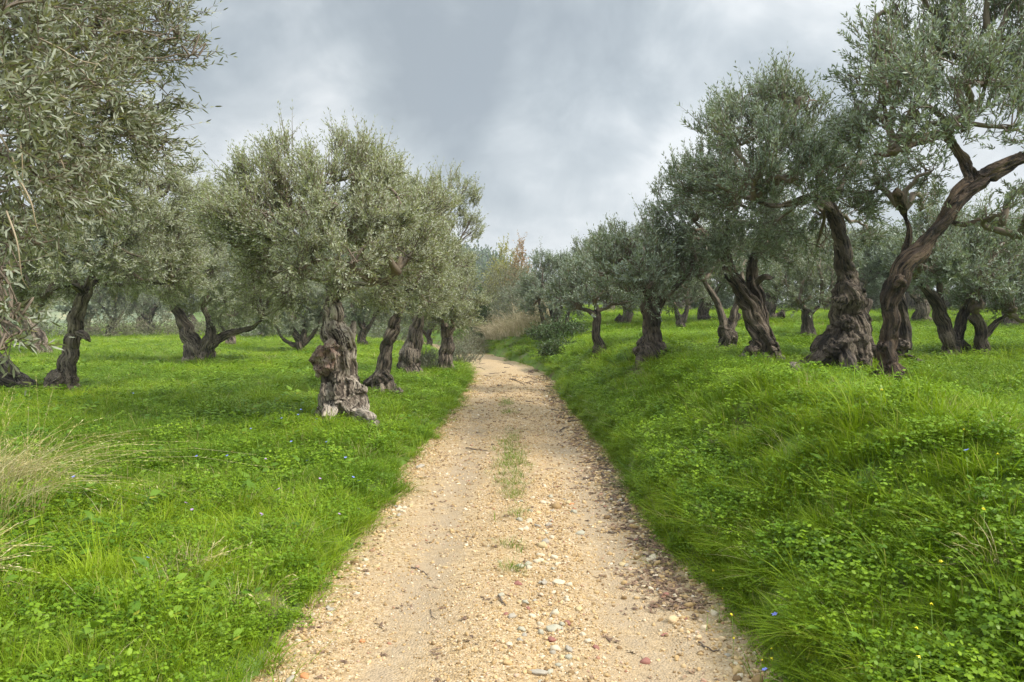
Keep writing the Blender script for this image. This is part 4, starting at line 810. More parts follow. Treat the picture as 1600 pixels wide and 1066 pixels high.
# the near tree whose boughs hang in from the left
def near_tree():
    o = np.array([-5.2, 4.3, 0.]); o[2] = float(height(o[0], o[1]))
    e = tag(bpy.data.objects.new('olive_tree', None), 'nearest olive, only its long leaved boughs hanging into the top left corner', 'olive tree', R_LEFT); COL.objects.link(e); e.location = o
    def L(px, py, Y): return pt(px, py, Y) - o
    base = np.array([0, 0, 0.]); fork = np.array([.35, .25, 1.5]); 
    br = [[fork, L(-60, 330, 4.9), L(-10, 200, 5.4), L(60, 110, 5.6)], [fork, L(-80, 200, 5.6), L(40, 100, 5.8), L(150, 40, 6.2), L(230, 30, 6.4)], [fork, np.array([.2, 1.2, 2.8]), L(60, 30, 6.5)]]
    st = [([base - [0, 0, .3], base, np.array([.1, .05, .5]), np.array([.25, .1, 1.0]), fork], [.42, .36, .26, .22, .18], .28)] + [(P, list(np.linspace(.10, .012, len(P))), .15) for P in br]
    link('trunk', build_trunk(st, [], [], .02, 301, M_BARK_DARK), e)
    cl = [(60, 60, 95, 4.6), (150, 50, 75, 5.6), (215, 60, 58, 6.2), (250, 30, 42, 6.4), (60, 160, 90, 4.4), (140, 140, 75, 5.2), (210, 130, 48, 5.8), (225, 180, 40, 6.), (110, 220, 75, 4.9), (190, 215, 58, 5.5), (235, 225, 34, 5.8), (30, 260, 80, 4.3), (100, 290, 60, 5.2), (165, 285, 45, 5.8), (268, 62, 24, 5.9), (296, 86, 17, 5.9),
          (10, 350, 44, 4.2), (50, 375, 24, 4.8), (-5, 430, 34, 4.0), (20, 485, 16, 3.9), (2, 530, 14, 3.8), (0, 20, 90, 3.9), (-30, 150, 100, 3.8), (-60, 60, 110, 4.4), (100, -40, 90, 5.), (190, -20, 70, 6.), (-60, 300, 90, 4.2), (130, 100, 80, 6.6), (60, 200, 90, 6.6), (180, 180, 60, 7.), (100, 20, 70, 7.)]
    cl = [(L(a, b_, Y), np.ones(3) * rr * Y / F) for a, b_, rr, Y in cl]
    anch = np.vstack([np.array(P[1:]) for P in br])
    link('crown', build_crown(cl, anch, 302, M_LEAF_N, quality=1, brad=.3, leaf=(.0112, .064), od=.72, upward=.12, Ltw=.26, nl=14, spacing=.20, droop=.25, centre=L(-60, 100, 5)), e)
    # bare whips hanging inside the crown
    r = np.random.default_rng(8); mb = MB()
    for px, py, Y, dx, dy in [(20, 180, 4.0, 20, 130), (0, 210, 3.9, 45, 110), (60, 120, 4.3, 60, 60), (100, 90, 4.6, 60, 50), (30, 280, 4.0, 35, 90), (70, 150, 4.4, 10, 90), (120, 150, 4.8, 40, -60), (60, 60, 4.3, 80, 40), (10, 330, 3.9, 30, 120), (85, 230, 4.6, 25, 80), (40, 90, 4.2, 70, 70), (0, 90, 4.0, 40, 90)]:
        P = [L(px, py, Y), L(px + dx * .35 + 6, py + dy * .4, Y - .05), L(px + dx * .8, py + dy * .85, Y), L(px + dx * 1.2, py + dy * 1.02, Y + .08)]
        P2, R2 = smooth_path(P, [.0055, .0045, .003, .0018], 6); mb.tube(P2, R2, 4)
    V, Q, T = mb.arrays(); m, nt, b = mat('whip'); b.inputs['Base Color'].default_value = (.38, .30, .20, 1)
    link('bare_shoots', new_mesh('bare_shoots', V, [Q, T], [m]), e)
near_tree()

# ------------------------------------------------------------------ rows further back: a few grown once, then copied
protos = []
def proto(seed, ml, mt, low=0.):
    r = np.random.default_rng(seed)
    P = [np.array([0, 0, -.2]), np.array([0, 0, 0.]), np.array([r.normal(0, .1), r.normal(0, .1), .5]), np.array([r.normal(0, .2), r.normal(0, .1), 1.1])]
    f = P[-1]; st = [(P, [.42, .36, .25, .22], .3)]
    tips = []
    for a in np.linspace(0, 6.28, 4)[:-1] + r.uniform(0, 2):
        t1 = f + np.array([math.cos(a) * .5, math.sin(a) * .5, .5]); t2 = f + np.array([math.cos(a) * 1.0, math.sin(a) * 1.0, r.uniform(.9, 1.3)])
        st.append(([f - [0, 0, .2], t1, t2], [.16, .10, .05], .25)); tips += [t1, t2]
    tm = build_trunk(st, [(np.array([r.normal(0, .2), -.1, .3]), .2)], [], .04, seed, mt)
    cl = []
    for i in range(17):
        a = r.uniform(0, 6.28); q = 1.75 * math.sqrt(r.uniform(0, 1)); cl.append((np.array([q * math.cos(a), q * math.sin(a), 2.5 + low + r.uniform(-.9, 1.25) * (1 - .35 * q / 1.75)]), np.array([.72, .72, .6]) * r.uniform(.75, 1.1)))
    cm = build_crown(cl, tips, seed + 1, ml, leaf=(.034, .11), od=1.5, nl=14, spacing=.42, Ltw=.38)
    return tm, cm
PR = [proto(401, M_LEAF_FAR, M_BARK_DARK), proto(411, M_LEAF_L, M_BARK), proto(421, M_LEAF_FAR, M_BARK_DARK, -.2), proto(431, M_LEAF_R, M_BARK)]
def back_tree(px, py, pr, size, label, group, Y=None):
    if Y is None: g = at(px, py)
    else: p = pt(px, py, Y); g = np.array([p[0], Y, float(height(p[0], Y))])
    e = tag(bpy.data.objects.new('olive_tree', None), label, 'olive tree', group); COL.objects.link(e); e.location = g
    e.rotation_euler = (0, 0, random.Random(int(px * 7 + py)).uniform(0, 6.28)); e.scale = (size, size, size)
    for nm, me in zip(('trunk', 'crown'), PR[pr]): link(nm, me, e)
    TREES.append(e)
GL = 'olive trees in the rows behind the left meadow'; GR = 'olive trees in the rows behind the right bank'
for a in [(20, 530, 1, .95, 'hazy olive at the back of the left meadow, behind the tilted bare trunk'), (175, 527, 0, 1., 'low dark olive at the back of the left meadow, seen right of the slender tree'), (232, 524, 2, 1., 'olive closing the left meadow, just left of the V shaped one'),
          (362, 541, 1, .62, 'low olive with its foot in the grass directly behind the V shaped one'), (410, 526, 0, 1., 'dark olive at the meadow back between the V shaped and many stemmed ones'), (520, 530, 2, .9, 'dark olive half hidden behind the burled trunk'),
          (566, 541, 0, .72, 'dark spreading olive seen between the burled trunk and the leaning one'), (612, 530, 1, .9, 'olive behind the leaning trunk, at the back of the meadow'), (668, 545, 2, .65, 'small olive between the third and fourth trunks of the left verge')]: back_tree(*a[:4], a[4], GL)
for i, (px, Y, pr, s) in enumerate([(-60, 60, 0, 1.46), (60, 66, 1, 1.52), (140, 60, 2, 1.46), (220, 68, 1, 1.59), (300, 62, 0, 1.52), (380, 66, 2, 1.59), (455, 60, 1, 1.46), (540, 64, 0, 1.52), (590, 56, 2, 1.40), (640, 60, 1, 1.46), (690, 62, 0, 1.46)]):
    back_tree(px, 515, pr, s, 'indistinct grey green olive in the farthest row that closes the left meadow', 'farthest row of olives on the left', Y=Y)
for a in [(1100, 505, 0, .8, 'olive on the ridge seen over the twin stubs'), (1205, 502, 2, .85, 'olive on the ridge seen just right of the crossing trunks'), (1340, 500, 3, .9, 'olive behind the massive burled trunk'), (1440, 505, 3, .85, 'pale trunked olive seen left of the far right V arms'),
          (1575, 512, 0, .8, 'leaning olive half hidden at the right edge of the photo'), (1630, 520, 2, .9, 'olive just past the right edge, its boughs showing'), (975, 508, 2, .8, 'olive behind the thin leaning one on the right'), (1020, 498, 3, .9, 'olive behind the blackish stump')]: back_tree(*a[:4], a[4], GR)
for i, (px, Y, pr, s) in enumerate([(950, 46, 0, 1.34), (1010, 52, 2, 1.34), (1070, 48, 3, 1.34), (1130, 54, 0, 1.40), (1190, 47, 2, 1.34), (1245, 52, 3, 1.40), (1300, 46, 0, 1.34), (1360, 50, 3, 1.40), (1420, 45, 2, 1.34), (1475, 50, 3, 1.34), (1530, 44, 0, 1.34), (1585, 48, 2, 1.40), (1640, 44, 3, 1.34), (1700, 48, 0, 1.34)]):
    back_tree(px, 490, pr, s, 'indistinct olive in the farthest row along the ridge on the right', 'farthest row of olives on the right', Y=Y)

# ------------------------------------------------------------------ hill, far wood, scrub at the bend
def hill_h(X, Y):
    b = 28 * np.exp(-((X + 58) / 56) ** 2) * sstep(150, 400, Y); a = 24 * np.exp(-((X + 170) / 70) ** 2) * sstep(130, 330, Y)
    return np.maximum(a, b) + 2.0 * fbm(X / 30, Y / 30, seed=91) * sstep(150, 200, Y) - 4 + 8 * sstep(90, 300, Y)
V, Q = grid(np.linspace(-260, 260, 150), np.linspace(95, 520, 110), lambda X, Y: hill_h(X, Y))
m, nt, b = mat('hillside')
n = obj_noise(nt, .06, 5, .6); n2 = obj_noise(nt, .5, 5, .6)
c = ramp(nt, math_(nt, 'ADD', math_(nt, 'MULTIPLY', n, .7), math_(nt, 'MULTIPLY', n2, .3)), [(.36, (.08, .12, .05)), (.52, (.15, .19, .09)), (.585, (.24, .26, .13)), (.62, (.46, .36, .18))])
nt.links.new(c, b.inputs['Base Color'])
tag(link('hill', new_mesh('hill', V, [Q], [m], smooth=True)), kind='structure')

def bush_mesh(name, w_, h_, n, lw, lh, ml, seed, spiky=.3, tall=0.):
    r = np.random.default_rng(seed); q = norm(r.normal(0, 1, (n, 3))) * r.uniform(.15, 1, (n, 1)) ** .45; q[:, 2] = np.abs(q[:, 2])
    q *= (1 + .4 * vn(q[:, 0] * 2.5, q[:, 1] * 2.5, q[:, 2] * 2.5, seed=seed))[:, None]
    if tall: q[:, :2] *= (1 - tall * q[:, 2:3])
    tp = q * np.array([w_, w_, h_]); dr = norm(q * [1, 1, .6] + [0, 0, spiky] + r.normal(0, .35, (n, 3)))
    V, Q, T, rq, rt, SV, SQ, ST = twigs_and_leaves(tp, dr, np.full(n, lh * 4.5) * r.uniform(.5, 1.3, n), 10, lw, lh, r, 0)
    n1 = len(V); mi = np.concatenate([np.zeros(len(Q), int), np.ones(len(SQ) + len(ST), int)])
    return new_mesh(name, np.vstack([V, SV]), [Q, SQ + n1, ST + n1], [ml, M_TWIG], mi=mi, rnd=np.concatenate([rq, np.full(len(SQ) + len(ST), .5)]))
def stem_mesh(name, w_, h_, n, rad, seed, m=None):
    r = np.random.default_rng(seed); mb = MB()
    for i in range(n):
        a = r.uniform(0, 6.28); q = w_ * math.sqrt(r.uniform(0, 1)); t = np.array([q * math.cos(a), q * math.sin(a), h_ * r.uniform(.6, 1)])
        P, R = smooth_path([t * [.15, .15, 0] - [0, 0, .1], t * [.5, .5, .45] + r.normal(0, .06, 3), t], [rad, rad * .7, rad * .25], 5); mb.tube(P, R, 5)
    V, Q, T = mb.arrays(); return new_mesh(name, V, [Q, T], [m or M_TWIG])
def shrub(name, label, cat, px, py, w_, h_, n, ml, seed, lw=.04, lh=.09, Y=None, group=None, stems=6, rad=.03, **kw):
    if Y is None: g = at(px, py)
    else: p = pt(px, py, Y); g = np.array([p[0], Y, float(height(p[0], Y))])
    e = tag(bpy.data.objects.new(name, None), label, cat, group); COL.objects.link(e); e.location = g
    link('foliage', bush_mesh('foliage', w_, h_, n, lw, lh, ml, seed, **kw), e); link('stems', stem_mesh('stems', w_ * .7, h_ * .9, stems, rad, seed), e); return e
M_LEAF_YEL = leafmat('yellow_leaf', (.36, .36, .10), (.44, .42, .16), (.46, .36, .08), spread=.25)
shrub('autumn_tree', 'tree with yellow green autumn leaves beyond the bend of the track', 'tree', 788, 500, 1.1, 3.3, 800, M_LEAF_YEL, 501, .07, .14, Y=44, stems=12, rad=.05, spiky=.7, tall=.15)
shrub('autumn_tree', 'tree with rust brown autumn leaves right of the yellow one beyond the bend', 'tree', 812, 500, .8, 3.4, 520, M_LEAF_AUT, 512, .07, .14, Y=43, stems=10, rad=.04, spiky=.8, tall=.3)
shrub('autumn_tree', 'low green tree at the very end of the track, left of the yellow one', 'tree', 772, 500, 1.0, 2.6, 520, M_LEAF_PALE, 502, .07, .14, Y=50, stems=8, rad=.05, spiky=.6)
shrub('scrub', 'pale olive green scrub under the autumn tree at the bend', 'shrub', 803, 510, 1.8, 2.5, 1700, M_LEAF_PALE, 503, .035, .10, Y=38, stems=22, rad=.02, spiky=.7)
shrub('scrub', 'grey green scrub between the autumn tree and the many stemmed olive', 'shrub', 822, 510, 1.3, 2.3, 1300, M_LEAF_FAR, 504, .03, .09, Y=33, stems=16, rad=.02, spiky=.7)
shrub('dark_conifer', 'narrow dark green bush standing behind the last tree left of the bend', 'shrub', 752, 530, .42, 2.3, 1100, M_LEAF_BUSH, 505, .035, .08, Y=33.5, tall=.45, stems=4)
shrub('dark_bush', 'low dark bush at the left end of the bend', 'shrub', 742, 545, .8, 1.0, 700, M_LEAF_BUSH, 506, .035, .08, Y=38)
shrub('bramble', 'dark green bramble on the bank under the many stemmed olive', 'bramble', 872, 545, .8, .42, 900, M_LEAF_BUSH, 507, .05, .06, Y=25, stems=10, rad=.01)
shrub('bramble', 'smaller dark bramble spilling down the bank towards the track', 'bramble', 874, 565, .45, .30, 420, M_LEAF_BUSH, 508, .045, .055, Y=21.5, stems=8, rad=.008)
shrub('scrub', 'fine grey scrub round the foot of the third tree on the left verge', 'shrub', 663, 580, .42, .5, 420, M_LEAF_FAR, 509, .014, .05, stems=10, rad=.006, spiky=.8)
shrub('scrub', 'grey scrub at the foot of the short tree by the bend on the left', 'shrub', 716, 572, .6, .6, 500, M_LEAF_FAR, 510, .016, .05, Y=23, stems=10, rad=.006, spiky=.8)
shrub('scrub', 'grey green bush at the very end of the left verge', 'shrub', 735, 560, .7, .9, 700, M_LEAF_PALE, 511, .022, .06, Y=31, stems=10, rad=.01, spiky=.6)
for i, (px, Y, w_, h_) in enumerate([(170, 48, 2.2, 1.1), (420, 47, 2.0, 1.2), (330, 50, 2.4, 1.0), (620, 46, 1.8, 1.2), (535, 50, 2.0, 1.0), (60, 46, 2.2, 1.2), (250, 52, 2.3, 1.2), (480, 54, 2.3, 1.3), (690, 46, 1.8, 1.3)]):
    shrub('scrub', 'low pale scrub along the far edge of the left meadow', 'shrub', px, 515, w_, h_, 420, [M_LEAF_PALE, M_LEAF_FAR][i % 2], 520 + i, .06, .12, Y=Y, group='scrub along the far meadow edge', stems=4)
for i, px in enumerate([985, 1045, 1110, 1165, 1225, 1290, 1345, 1400, 1460, 1520, 1580, 1650]):
    shrub('scrub', 'dark scrub closing the ridge behind the olives on the right', 'shrub', px, 500, 2.2, 1.7 + .4 * math.sin(i * 2.1), 620, [M_LEAF_R, M_LEAF_FAR, M_LEAF_BUSH][i % 3], 540 + i, .06, .12, Y=52 + 4 * math.sin(i * 1.7), group='scrub along the ridge on the right', stems=4)
# woods on the ridge
r = np.random.default_rng(61); wp = []
for i in range(2600):
    x = r.uniform(-240, 60); y = r.uniform(200, 470)
    if fbm(x / 40, y / 40, seed=92) > -.25 + .5 * (hill_h(np.array([x]), np.array([y]))[0] < 15): wp.append((x, y, hill_h(np.array([x]), np.array([y]))[0] - .5))
wp = np.array(wp); n = len(wp); s = r.uniform(.7, 1.35, n)
scatter('wood', [bush_mesh('wood_tree', 1.0, 1.7, 130, .28, .5, M_LEAF_BUSH, 600 + i, tall=.3) for i in range(3)], wp, np.stack([0 * s, 0 * s, r.uniform(0, 6.28, n)], -1), np.stack([s * 2.6, s * 2.6, s * 3.0], -1), r.integers(0, 3, n), r.uniform(0, 1, n),
        'dark wood covering the distant ridge', 'wood')

# ------------------------------------------------------------------ dry grasses
def straw_mesh(name, n, rad, H, bendv, m, seed, head=.22, wid=.0025):
    """arching stems with feathery seed heads that lean the same way"""
    r = np.random.default_rng(seed); mb = MB()
    for i in range(n):
        a = r.uniform(0, 6.28); q = rad * math.sqrt(r.uniform(0, 1)); b = np.array([q * math.cos(a), q * math.sin(a), -.03]); h = H * r.uniform(.5, 1.1)
        bd = np.asarray(bendv) * r.uniform(.15, 1.4) + r.normal(0, .30, 3) * [1, 1, .2]
        t = np.linspace(0, 1, 7); P = b + np.outer(t, [0, 0, h]) + np.outer(t ** 2, bd * h) - np.outer(t ** 3, [0, 0, h * .38 * np.linalg.norm(bd)])
        if r.uniform() < .18: P[4:] += (np.arange(3) + 1)[:, None] * r.normal(0, .05, 3) * h      # a snapped stalk
        mb.tube(P, wid * r.uniform(.6, 1.5) * (1 - .75 * t), 3, cap=False)
        if r.uniform() < head * 3:
            k = r.integers(6, 12)
            for j in range(k):
                tt = 1 - j * .03; p = np.array([np.interp(tt, t, P[:, c]) for c in range(3)]); d = norm((P[-1] - P[-2]) + r.normal(0, .25, 3) * np.linalg.norm(P[-1] - P[-2])) * r.uniform(.015, .04); s = norm(np.cross(d, r.normal(0, 1, 3))) * .002
                mb.add(np.array([p, p + d * .5 + s, p + d, p + d * .5 - s]), np.array([[0, 1, 2, 3]]))
    V, Q, T = mb.arrays(); return new_mesh(name, V, [Q, T] if len(T) else [Q], [m], rnd=np.random.default_rng(seed).uniform(0, .9, len(Q) + len(T)))
M_DRY, nt, b = mat('dry_straw'); a = nd(nt, 'ShaderNodeAttribute', attribute_name='rnd')
nt.links.new(ramp(nt, a.outputs['Fac'], [(0, (.36, .36, .09)), (.4, (.62, .50, .20)), (.9, (.82, .71, .44))]), b.inputs['Base Color'])
M_REED, nt, b = mat('old_reed'); a = nd(nt, 'ShaderNodeAttribute', attribute_name='rnd')
nt.links.new(ramp(nt, a.outputs['Fac'], [(0, (.20, .20, .08)), (.35, (.38, .31, .18)), (.9, (.60, .51, .36))]), b.inputs['Base Color'])
def dry(label, px, py, n, rad, H, bend, seed, Y=None, group=None, wid=.0025, m=None, **kw):
    if Y is None: g = at(px, py)
    else: p = pt(px, py, Y); g = np.array([p[0], Y, float(height(p[0], Y))])
    o = link('dry_grass_clump', straw_mesh('dry_grass_clump', n, rad, H, bend, m or M_DRY, seed, wid=wid, **kw), None, g); tag(o, label, 'dry grass', group); return o
dry('big tussock of bleached grass arching in from the left edge, the tallest one', 0, 800, 230, .16, .50, (.5, -.05, 0), 701, Y=3.6, wid=.0024)
bpy.data.objects['dry_grass_clump'].location = (-2.95, 3.75, height(-2.95, 3.75))
dry('bleached grass with nodding seed heads leaning right in front of the slender dark olive', -5, 650, 120, .30, 1.0, (.85, -.05, 0), 702, Y=5.2, head=.33, wid=.0021)
dry('low yellow tuft of dead grass at the left edge below the leaning trunk', 0, 640, 200, .25, .5, (.6, -.1, 0), 703, Y=6.2)
dry('thin straw tuft drooping at the lower left, between the weeds and the track edge', 300, 905, 46, .16, .34, (.5, -.2, 0), 704, head=.1, wid=.0018)
dry('thin dead tuft by the track edge at the lower left', 395, 960, 40, .14, .30, (.3, -.2, 0), 705, head=.1, wid=.0018)
dry('pair of dry stalks standing in the grass at the lower right', 1560, 900, 12, .05, .32, (-.4, -.1, 0), 706, head=.1, wid=.002)
for i, (px, Y, n, rad, H, b_, lb) in enumerate([(785, 31.5, 500, .8, .95, -.5, 'pale dry reeds bowing over the bend of the track'), (812, 29, 420, .8, 1.0, -.4, 'tall dry grass on the bank right of the bowing reeds'), (768, 35, 420, 1.0, 1.2, -.3, 'dry grass behind the bowing reeds'),
                        (845, 27.5, 300, .8, .9, -.2, 'dry tussock at the foot of the many stemmed olive'), (880, 26, 120, .7, .6, -.2, 'thin dry grass below the bushy upright olive'), (838, 31, 360, 1.0, 1.3, -.2, 'tall dry grass behind the bank tussocks'), (782, 37, 260, .7, .9, -.4, 'dry grass closing the end of the track')]):
    dry(lb, px, 540, n, rad, H, (b_, -.2, 0), 710 + i, Y=Y, wid=.007, head=.3, m=M_REED)

# ------------------------------------------------------------------ flowers
def flower_mats(name, col): m, nt, b = mat(name); b.inputs['Base Color'].default_value = (*col, 1); b.inputs['Roughness'].default_value = .5; return m
MY, MBL, MPU = flower_mats('yellow_petal', (.85, .72, .02)), flower_mats('blue_petal', (.22, .26, .72)), flower_mats('mauve_petal', (.42, .25, .48))
M_STEM = flower_mats('stem', (.16, .27, .02))
def petals(n_heads, size, spread, bell, seed):
    r = np.random.default_rng(seed); V = []; Q = []; k = 0; heads = []
    for h in range(n_heads):
        c = np.array([r.normal(0, spread), r.normal(0, spread), r.normal(0, spread * .5)]); heads.append(c); ax = norm(np.array([r.normal(0, .6), r.normal(0, .6), -.6 if bell else 1.]))
        s = norm(np.cross(ax, [.3, .9, .1])); t = np.cross(ax, s)
        for j in range(5):
            a = j * 1.2566; d = s * math.cos(a) + t * math.sin(a); e_ = np.cross(ax, d)
            o_ = ax * (size * (.9 if bell else .2)); V += [c, c + o_ * .7 + d * size * .5 - e_ * size * .33, c + o_ * 1.1 + d * size, c + o_ * .7 + d * size * .5 + e_ * size * .33]; Q.append([k, k + 1, k + 2, k + 3]); k += 4
    return np.array(V), np.array(Q), heads
FL = {}
for nm, m, args in (('yellow_flower', MY, (1, .011, .0, True)), ('blue_flower', MBL, (1, .014, .0, False)), ('mauve_flower', MPU, (1, .014, .0, False))):
    V, Q, heads = petals(*args, 3); pm = new_mesh('petals', V, [Q], [m]); mb = MB()
    mb.tube([[0, 0, -.34], [.01, 0, -.15], [0, 0, -.03]], [.0022, .002, .0015], 4)
    for c in heads: mb.tube([[0, 0, -.04], c], [.0012, .001], 3, cap=False)
    V, Q, T = mb.arrays(); FL[nm] = (pm, new_mesh('stem', V, [Q, T], [M_STEM]))
def flower(kind, px, py, label, group, s=1., lift=.2):
    g = at(px, py + 0.0)
    for _ in range(3):      # the head sits a hand above the ground, so its foot lies a little nearer
        d = ray(px, py); yy_ = g[1]; top = height(g[0], g[1]) + lift; t = (top - CAMZ) / d[2]; g = np.array([d[0] * t, d[1] * t, 0])
    z = float(height(g[0], g[1])) + lift
    e = tag(bpy.data.objects.new(kind, None), label, 'flower', group); COL.objects.link(e); e.location = (g[0], g[1], z); e.scale = (s, s, s); e.rotation_euler = (0, 0, px * 1.7)
    link('petals', FL[kind][0], e); link('stem', FL[kind][1], e)
for px, py in [(1505, 683), (1183, 688), (1341, 722), (1408, 727), (1422, 726), (1462, 735), (1302, 747), (1336, 752), (1327, 780), (1460, 707), (1473, 700), (1441, 842), (1434, 918), (1148, 852), (1206, 862), (1115, 886), (1130, 908), (1192, 866), (1145, 890), (1208, 985), (1295, 1022), (1377, 645), (1344, 606), (1540, 705), (1420, 1030), (1241, 1058), (1405, 830), (1318, 756), (1560, 640), (1280, 780)]:
    flower('yellow_flower', px, py, 'nodding yellow flower in the grass of the right bank', 'yellow flowers on the right bank', .72 + .2 * math.sin(px), .24 if py < 900 else .2)
for px, py, lb, s in [(1511, 684, 'single blue flower high on the right bank, near the right edge', 1.1), (1212, 842, 'brighter blue flower low on the right bank by the track, upper one of a pair', 1.2), (1197, 853, 'lower blue flower of the pair low on the right bank', 1.1), (1107, 823, 'blue flower at the foot of the right bank, just above the track edge', 1.0), (1288, 972, 'blue flower near the bottom right, deep in long grass', 1.0), (1126, 762, 'faint blue flower halfway up the right bank', 1.0),
                      (231, 872, 'lone bright blue flower in the smooth grass at the lower left', .8)]:
    flower('blue_flower', px, py, lb, 'blue flowers', s)
for px, py in [(208, 614), (355, 712), (307, 707), (455, 690), (480, 720), (470, 640), (495, 655), (80, 752), (540, 715), (552, 745), (560, 748), (440, 652), (466, 648), (392, 670), (250, 700), (483, 705), (510, 690), (115, 745), (575, 745), (405, 695)]:
    flower('blue_flower', px, py, 'small pale blue flower in the grass left of the track', 'blue flowers in the left meadow', 1.15)
for px, py in [(432, 766), (428, 762), (408, 803), (530, 800), (560, 790), (300, 795), (415, 716), (410, 805), (500, 748), (436, 764), (575, 775), (290, 785)]:
    flower('mauve_flower', px, py, 'mauve flower head among the leafy weeds left of the track', 'mauve flowers in the left meadow', 1.0)

# ------------------------------------------------------------------ single stones, twigs, fallen leaves on the track
stone_meshes = [pebble(200 + i, M_STONE, .5, 2) for i in range(8)]
def fixed(name, col):
    m, nt, b = mat(name); n = obj_noise(nt, 2.5, 6, .65); nt.links.new(mixc(nt, n, tuple(x * .6 for x in col), col), b.inputs['Base Color']); return m
MS = {'grey': fixed('grey_stone', (.46, .40, .31)), 'white': fixed('pale_stone', (.72, .60, .42)), 'red': fixed('red_stone', (.36, .15, .11)), 'orange': fixed('terracotta', (.72, .30, .12)), 'ochre': fixed('ochre_stone', (.66, .50, .26)), 'green': fixed('greenish_stone', (.50, .46, .34))}
SM = {}
def stone(px, py, wpx, col, label, group='loose stones on the track', flat=.4):
    d = ray(px, py); t = -CAMZ / d[2]; X, Y = d[0] * t, d[1] * t; s = wpx * Y / F / 2; v = int(px * 3 + py) % 5
    if (col, v) not in SM: SM[(col, v)] = pebble(300 + v + len(SM), MS[col], .62, 2)
    o = link('loose_stone', SM[(col, v)], None, (X, Y, float(track_z(X, Y)) + s * flat * .25)); o.scale = (s, s * .8, s * flat / .5); o.rotation_euler = (.05, .05, px * .37); tag(o, label, 'stone', group)
stone(656, 730, 24, 'grey', 'flat grey stone lying on the left edge of the track, below the burled tree', flat=.25)
stone(566, 998, 16, 'orange', 'orange terracotta chip in the left wheel rut', flat=.25); stone(475, 1056, 22, 'orange', 'terracotta piece at the bottom edge of the photo, near the left verge', flat=.25)
stone(453, 1062, 26, 'grey', 'grey stone at the bottom edge beside the terracotta piece', flat=.3)
stone(866, 981, 32, 'green', 'largest flat greenish grey stone of the stony strip', flat=.3); stone(888, 973, 20, 'red', 'dark red stone right of the largest greenish one'); stone(848, 851, 26, 'ochre', 'ochre stone at the top of the stony strip')
stone(908, 828, 22, 'green', 'oval greenish stone right of the ochre one', flat=.3); stone(931, 1008, 16, 'red', 'dark wine red stone in the right rut'); stone(1010, 1026, 24, 'red', 'broken dark red stone in the right rut near the bottom', flat=.35)
stone(866, 1012, 24, 'white', 'rounded whitish stone below the largest greenish one', flat=.5); stone(888, 1013, 22, 'grey', 'rounded grey stone next to the rounded whitish one'); stone(840, 1052, 36, 'grey', 'wide grey slab at the bottom of the stony strip', flat=.25)
stone(905, 950, 20, 'ochre', 'ochre slab right of the stony strip', flat=.3); stone(872, 908, 24, 'white', 'white slab in the middle of the stony strip', flat=.25); stone(893, 783, 10, 'orange', 'small orange chip high in the right rut'); stone(1116, 960, 20, 'white', 'white stone against the foot of the right bank')
r = np.random.default_rng(66)
for i in range(90):
    y = r.uniform(2.9, 6.6); Dx = .24 + .12 * math.sin(y * 1.1) + r.normal(0, .10); px = 800 + F * (Dx + cx(y)) / y; py = 533 + F * math.tan(math.atan(CAMZ / y) - PITCH)
    stone(px, py, r.uniform(8, 20) * (3.6 / y) ** .4, r.choice(['white', 'grey', 'ochre', 'white', 'green', 'red'], p=[.3, .2, .15, .1, .15, .1]), 'small loose stone in the washed out stony strip right of the middle of the track', 'small stones of the stony strip', r.uniform(.3, .55))
for i in range(34):
    y = r.uniform(2.9, 6.5); Dx = hw(y) - .12 - abs(r.normal(0, .14)); px = 800 + F * (Dx + cx(y)) / y; py = 533 + F * math.tan(math.atan(CAMZ / y) - PITCH)
    stone(px, py, r.uniform(8, 17), r.choice(['white', 'ochre', 'grey', 'red'], p=[.4, .3, .2, .1]), 'small loose stone along the foot of the right bank', 'small stones along the right edge', .4)
for i in range(26):
    y = r.uniform(2.9, 6.5); Dx = -hw(y) + .06 + abs(r.normal(0, .10)); px = 800 + F * (Dx + cx(y)) / y; py = 533 + F * math.tan(math.atan(CAMZ / y) - PITCH)
    stone(px, py, r.uniform(8, 15), r.choice(['white', 'ochre', 'grey'], p=[.5, .3, .2]), 'small pale stone along the left edge of the track', 'small stones along the left edge', .4)
M_DEAD, nt, b = mat('dead_twig'); b.inputs['Base Color'].default_value = (.13, .095, .07, 1)
def fallen(pts, rad, label, group=None):
    P = []
    for px, py in pts:
        d = ray(px, py); t = -CAMZ / d[2]; P.append([d[0] * t, d[1] * t, float(track_z(d[0] * t, d[1] * t)) + rad * 1.3])
    o = np.array(P[0]); P2, R2 = smooth_path(np.array(P) - o, np.linspace(rad, rad * .5, len(P)), 5); P2[:, 2] += .004 * np.sin(np.arange(len(P2)) * 1.3)
    V, Q, T = tubes(P2, R2, 6); tag(link('fallen_twig', new_mesh('fallen_twig', V, [Q, T], [M_DEAD], smooth=True), None, o), label, 'twig', group)
fallen([(642, 884), (650, 884), (660, 888), (668, 893)], .005, 'short curved dark twig in the left rut'); fallen([(728, 697), (745, 700), (762, 704)], .007, 'thin straight twig across the track, just before the grassy middle')
fallen([(779, 934), (786, 946), (791, 950)], .005, 'crooked dark twig left of the stony strip'); fallen([(980, 840), (995, 845), (1012, 852), (1022, 850)], .005, 'long twig lying beside the right bank'); fallen([(975, 795), (986, 790), (996, 786), (1004, 788)], .006, 'dark twig in the debris on the right')
fallen([(940, 742), (948, 748), (953, 750)], .010, 'thick dark stick end by the foot of the right bank'); fallen([(1092, 1004), (1104, 1012), (1118, 1018), (1124, 1016)], .005, 'thin dark twig at the lower right by the bank'); fallen([(673, 946), (675, 958), (684, 962)], .003, 'hair thin curled twig in the middle of the left rut')
